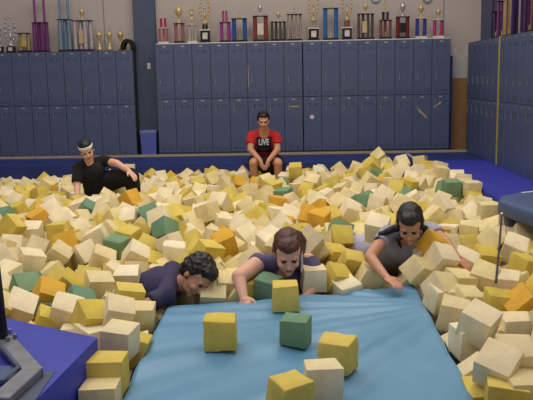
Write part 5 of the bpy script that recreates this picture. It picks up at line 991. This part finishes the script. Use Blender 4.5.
# --- B: seated person in red
o0 = P(265, 160, 11.7)
hc = P(263.5, 121, 11.28); R = Mx((.02, -.96, -.28), (0, -.25, .96))
neck, ls, rs = P(264, 130, 11.42), P(252, 136, 11.47), P(276, 136, 11.47)
le, re, lw, rw_ = P(250.5, 149.5, 11.36), P(277.5, 149.5, 11.36), P(260.5, 160.5, 11.12), P(268.5, 160.5, 11.12)
ch, pv = P(264, 142, 11.52), P(265, 156.5, 11.72)
hl, hr, kl, kr = P(259, 158, 11.66), P(271.5, 158, 11.66), P(253.5, 163, 11.20), P(278, 163, 11.20)
al, ar = Vector((kl.x+.01, 11.30, -.42)), Vector((kr.x-.01, 11.30, -.42))
B_ = empty('person', o0, label='person in a red T-shirt and black shorts seated on the edge of the deck', cat='person')
body = head_prims(hc, R, 1.06)+[('c', hc+R @ Vector((0, .03, -.05)), .058, neck, .062), ('c', ls, .06, rs, .06), ('e', ch, (.165, .12, .17), I3), ('c', ch, .13, pv, .135), ('c', neck, .075, ch, .11),
        ('c', ls, .060, le, .048), ('c', le, .046, lw, .031), ('c', rs, .060, re, .048), ('c', re, .046, rw_, .031),
        ('c', hl, .09, kl, .068), ('c', hr, .09, kr, .068), ('c', kl, .064, al, .042), ('c', kr, .064, ar, .042), ('c', al, .04, al+Vector((0, -.17, -.03)), .032), ('c', ar, .04, ar+Vector((0, -.17, -.03)), .032)]
hd = (P(264.5, 168, 11.05)-P(264.5, 160.5, 11.12)).normalized()
body += hand_prims(lw, hd+Vector((.25, 0, 0)), (-.7, -.6, 0), 1, .6, .95)+hand_prims(rw_, hd+Vector((-.25, 0, 0)), (.7, -.6, 0), -1, .6, .95)
fused('body', body, .009, 2, M['skinB'], B_, o0)
sh = [('e', ch, (.185, .14, .18), I3), ('c', ls+Vector((.01, 0, 0)), .074, rs+Vector((-.01, 0, 0)), .074), ('k', ch, .168, pv, .17), ('k', ls, .080, ls.lerp(le, .62), .080), ('k', rs, .080, rs.lerp(re, .62), .080), ('c', neck+Vector((0, .05, -.03)), .085, ch, .14), ('c', neck+Vector((0, .05, -.04)), .07, ls, .07), ('c', neck+Vector((0, .05, -.04)), .07, rs, .07)]
shirt = fused('shirt', sh, .009, 4, M['red'], B_, o0, (.008, 8))
fused('shorts', [('c', pv+Vector((-.05, 0, -.02)), .125, pv+Vector((.05, 0, -.02)), .125), ('k', hl, .12, hl.lerp(kl, .86), .10), ('k', hr, .12, hr.lerp(kr, .86), .10), ('c', hl.lerp(hr, .5), .09, kl.lerp(kr, .5)+Vector((0, .16, -.04)), .085)], .01, 4, M['black_cloth'], B_, o0, (.008, 8))
face_parts(hc, R, B_, o0, M['hairb'], s=1.06)
fused('hair', hair_shell(hc, R, 1.08, front=.01), .008, 2, M['hairb'], B_, o0, (.01, 30))
# print on the shirt: dark box with white capitals, laid onto the cloth
bv = BVHTree.FromPolygons([v.co+o0 for v in shirt.data.vertices], [tuple(p.vertices) for p in shirt.data.polygons])
def onto(p, off):
    h = bv.ray_cast(Vector((p.x, 10.5, p.z)), Vector((0, 1, 0)))
    y = h[0].y if h[0] else p.y
    return Vector((p.x, y-off, p.z))
pa, pb = P(256.3, 137.3, 11.35), P(271.6, 152.5, 11.35)
b = MB(); NX, NZ = 14, 14
g = [[b.bm.verts.new(onto(Vector((pa.x+(pb.x-pa.x)*i/NX, 0, pa.z+(pb.z-pa.z)*j/NZ)), .004)-o0) for i in range(NX+1)] for j in range(NZ+1)]
for j in range(NZ):
    for i in range(NX): b.bm.faces.new((g[j][i], g[j][i+1], g[j+1][i+1], g[j+1][i]))
pr = b.build('chest_print', M['black_cloth'], shirt)
tc_ = bpy.data.curves.new('lettering', 'FONT'); tc_.body = 'LIVE'; tc_.size = .125; tc_.align_x = 'CENTER'; tc_.align_y = 'CENTER'; tc_.offset = .003; tc_.space_character = .95
to = bpy.data.objects.new('tmp', tc_); COL.objects.link(to); dg = bpy.context.evaluated_depsgraph_get()
lm = bpy.data.meshes.new_from_object(to.evaluated_get(dg), depsgraph=dg); bpy.data.objects.remove(to)
bm = bmesh.new(); bm.from_mesh(lm); bmesh.ops.triangulate(bm, faces=bm.faces); bmesh.ops.subdivide_edges(bm, edges=[e for e in bm.edges if e.calc_length() > .02], cuts=1); bmesh.ops.triangulate(bm, faces=bm.faces)
mid = P(263.7, 142.5, 11.35)
for v in bm.verts: v.co = onto(Vector((mid.x+v.co.x*.70, 0, mid.z+v.co.y)), .009)-o0
bm.to_mesh(lm); bm.free(); lm.materials.clear(); link('lettering', lm, M['tape'], shirt)
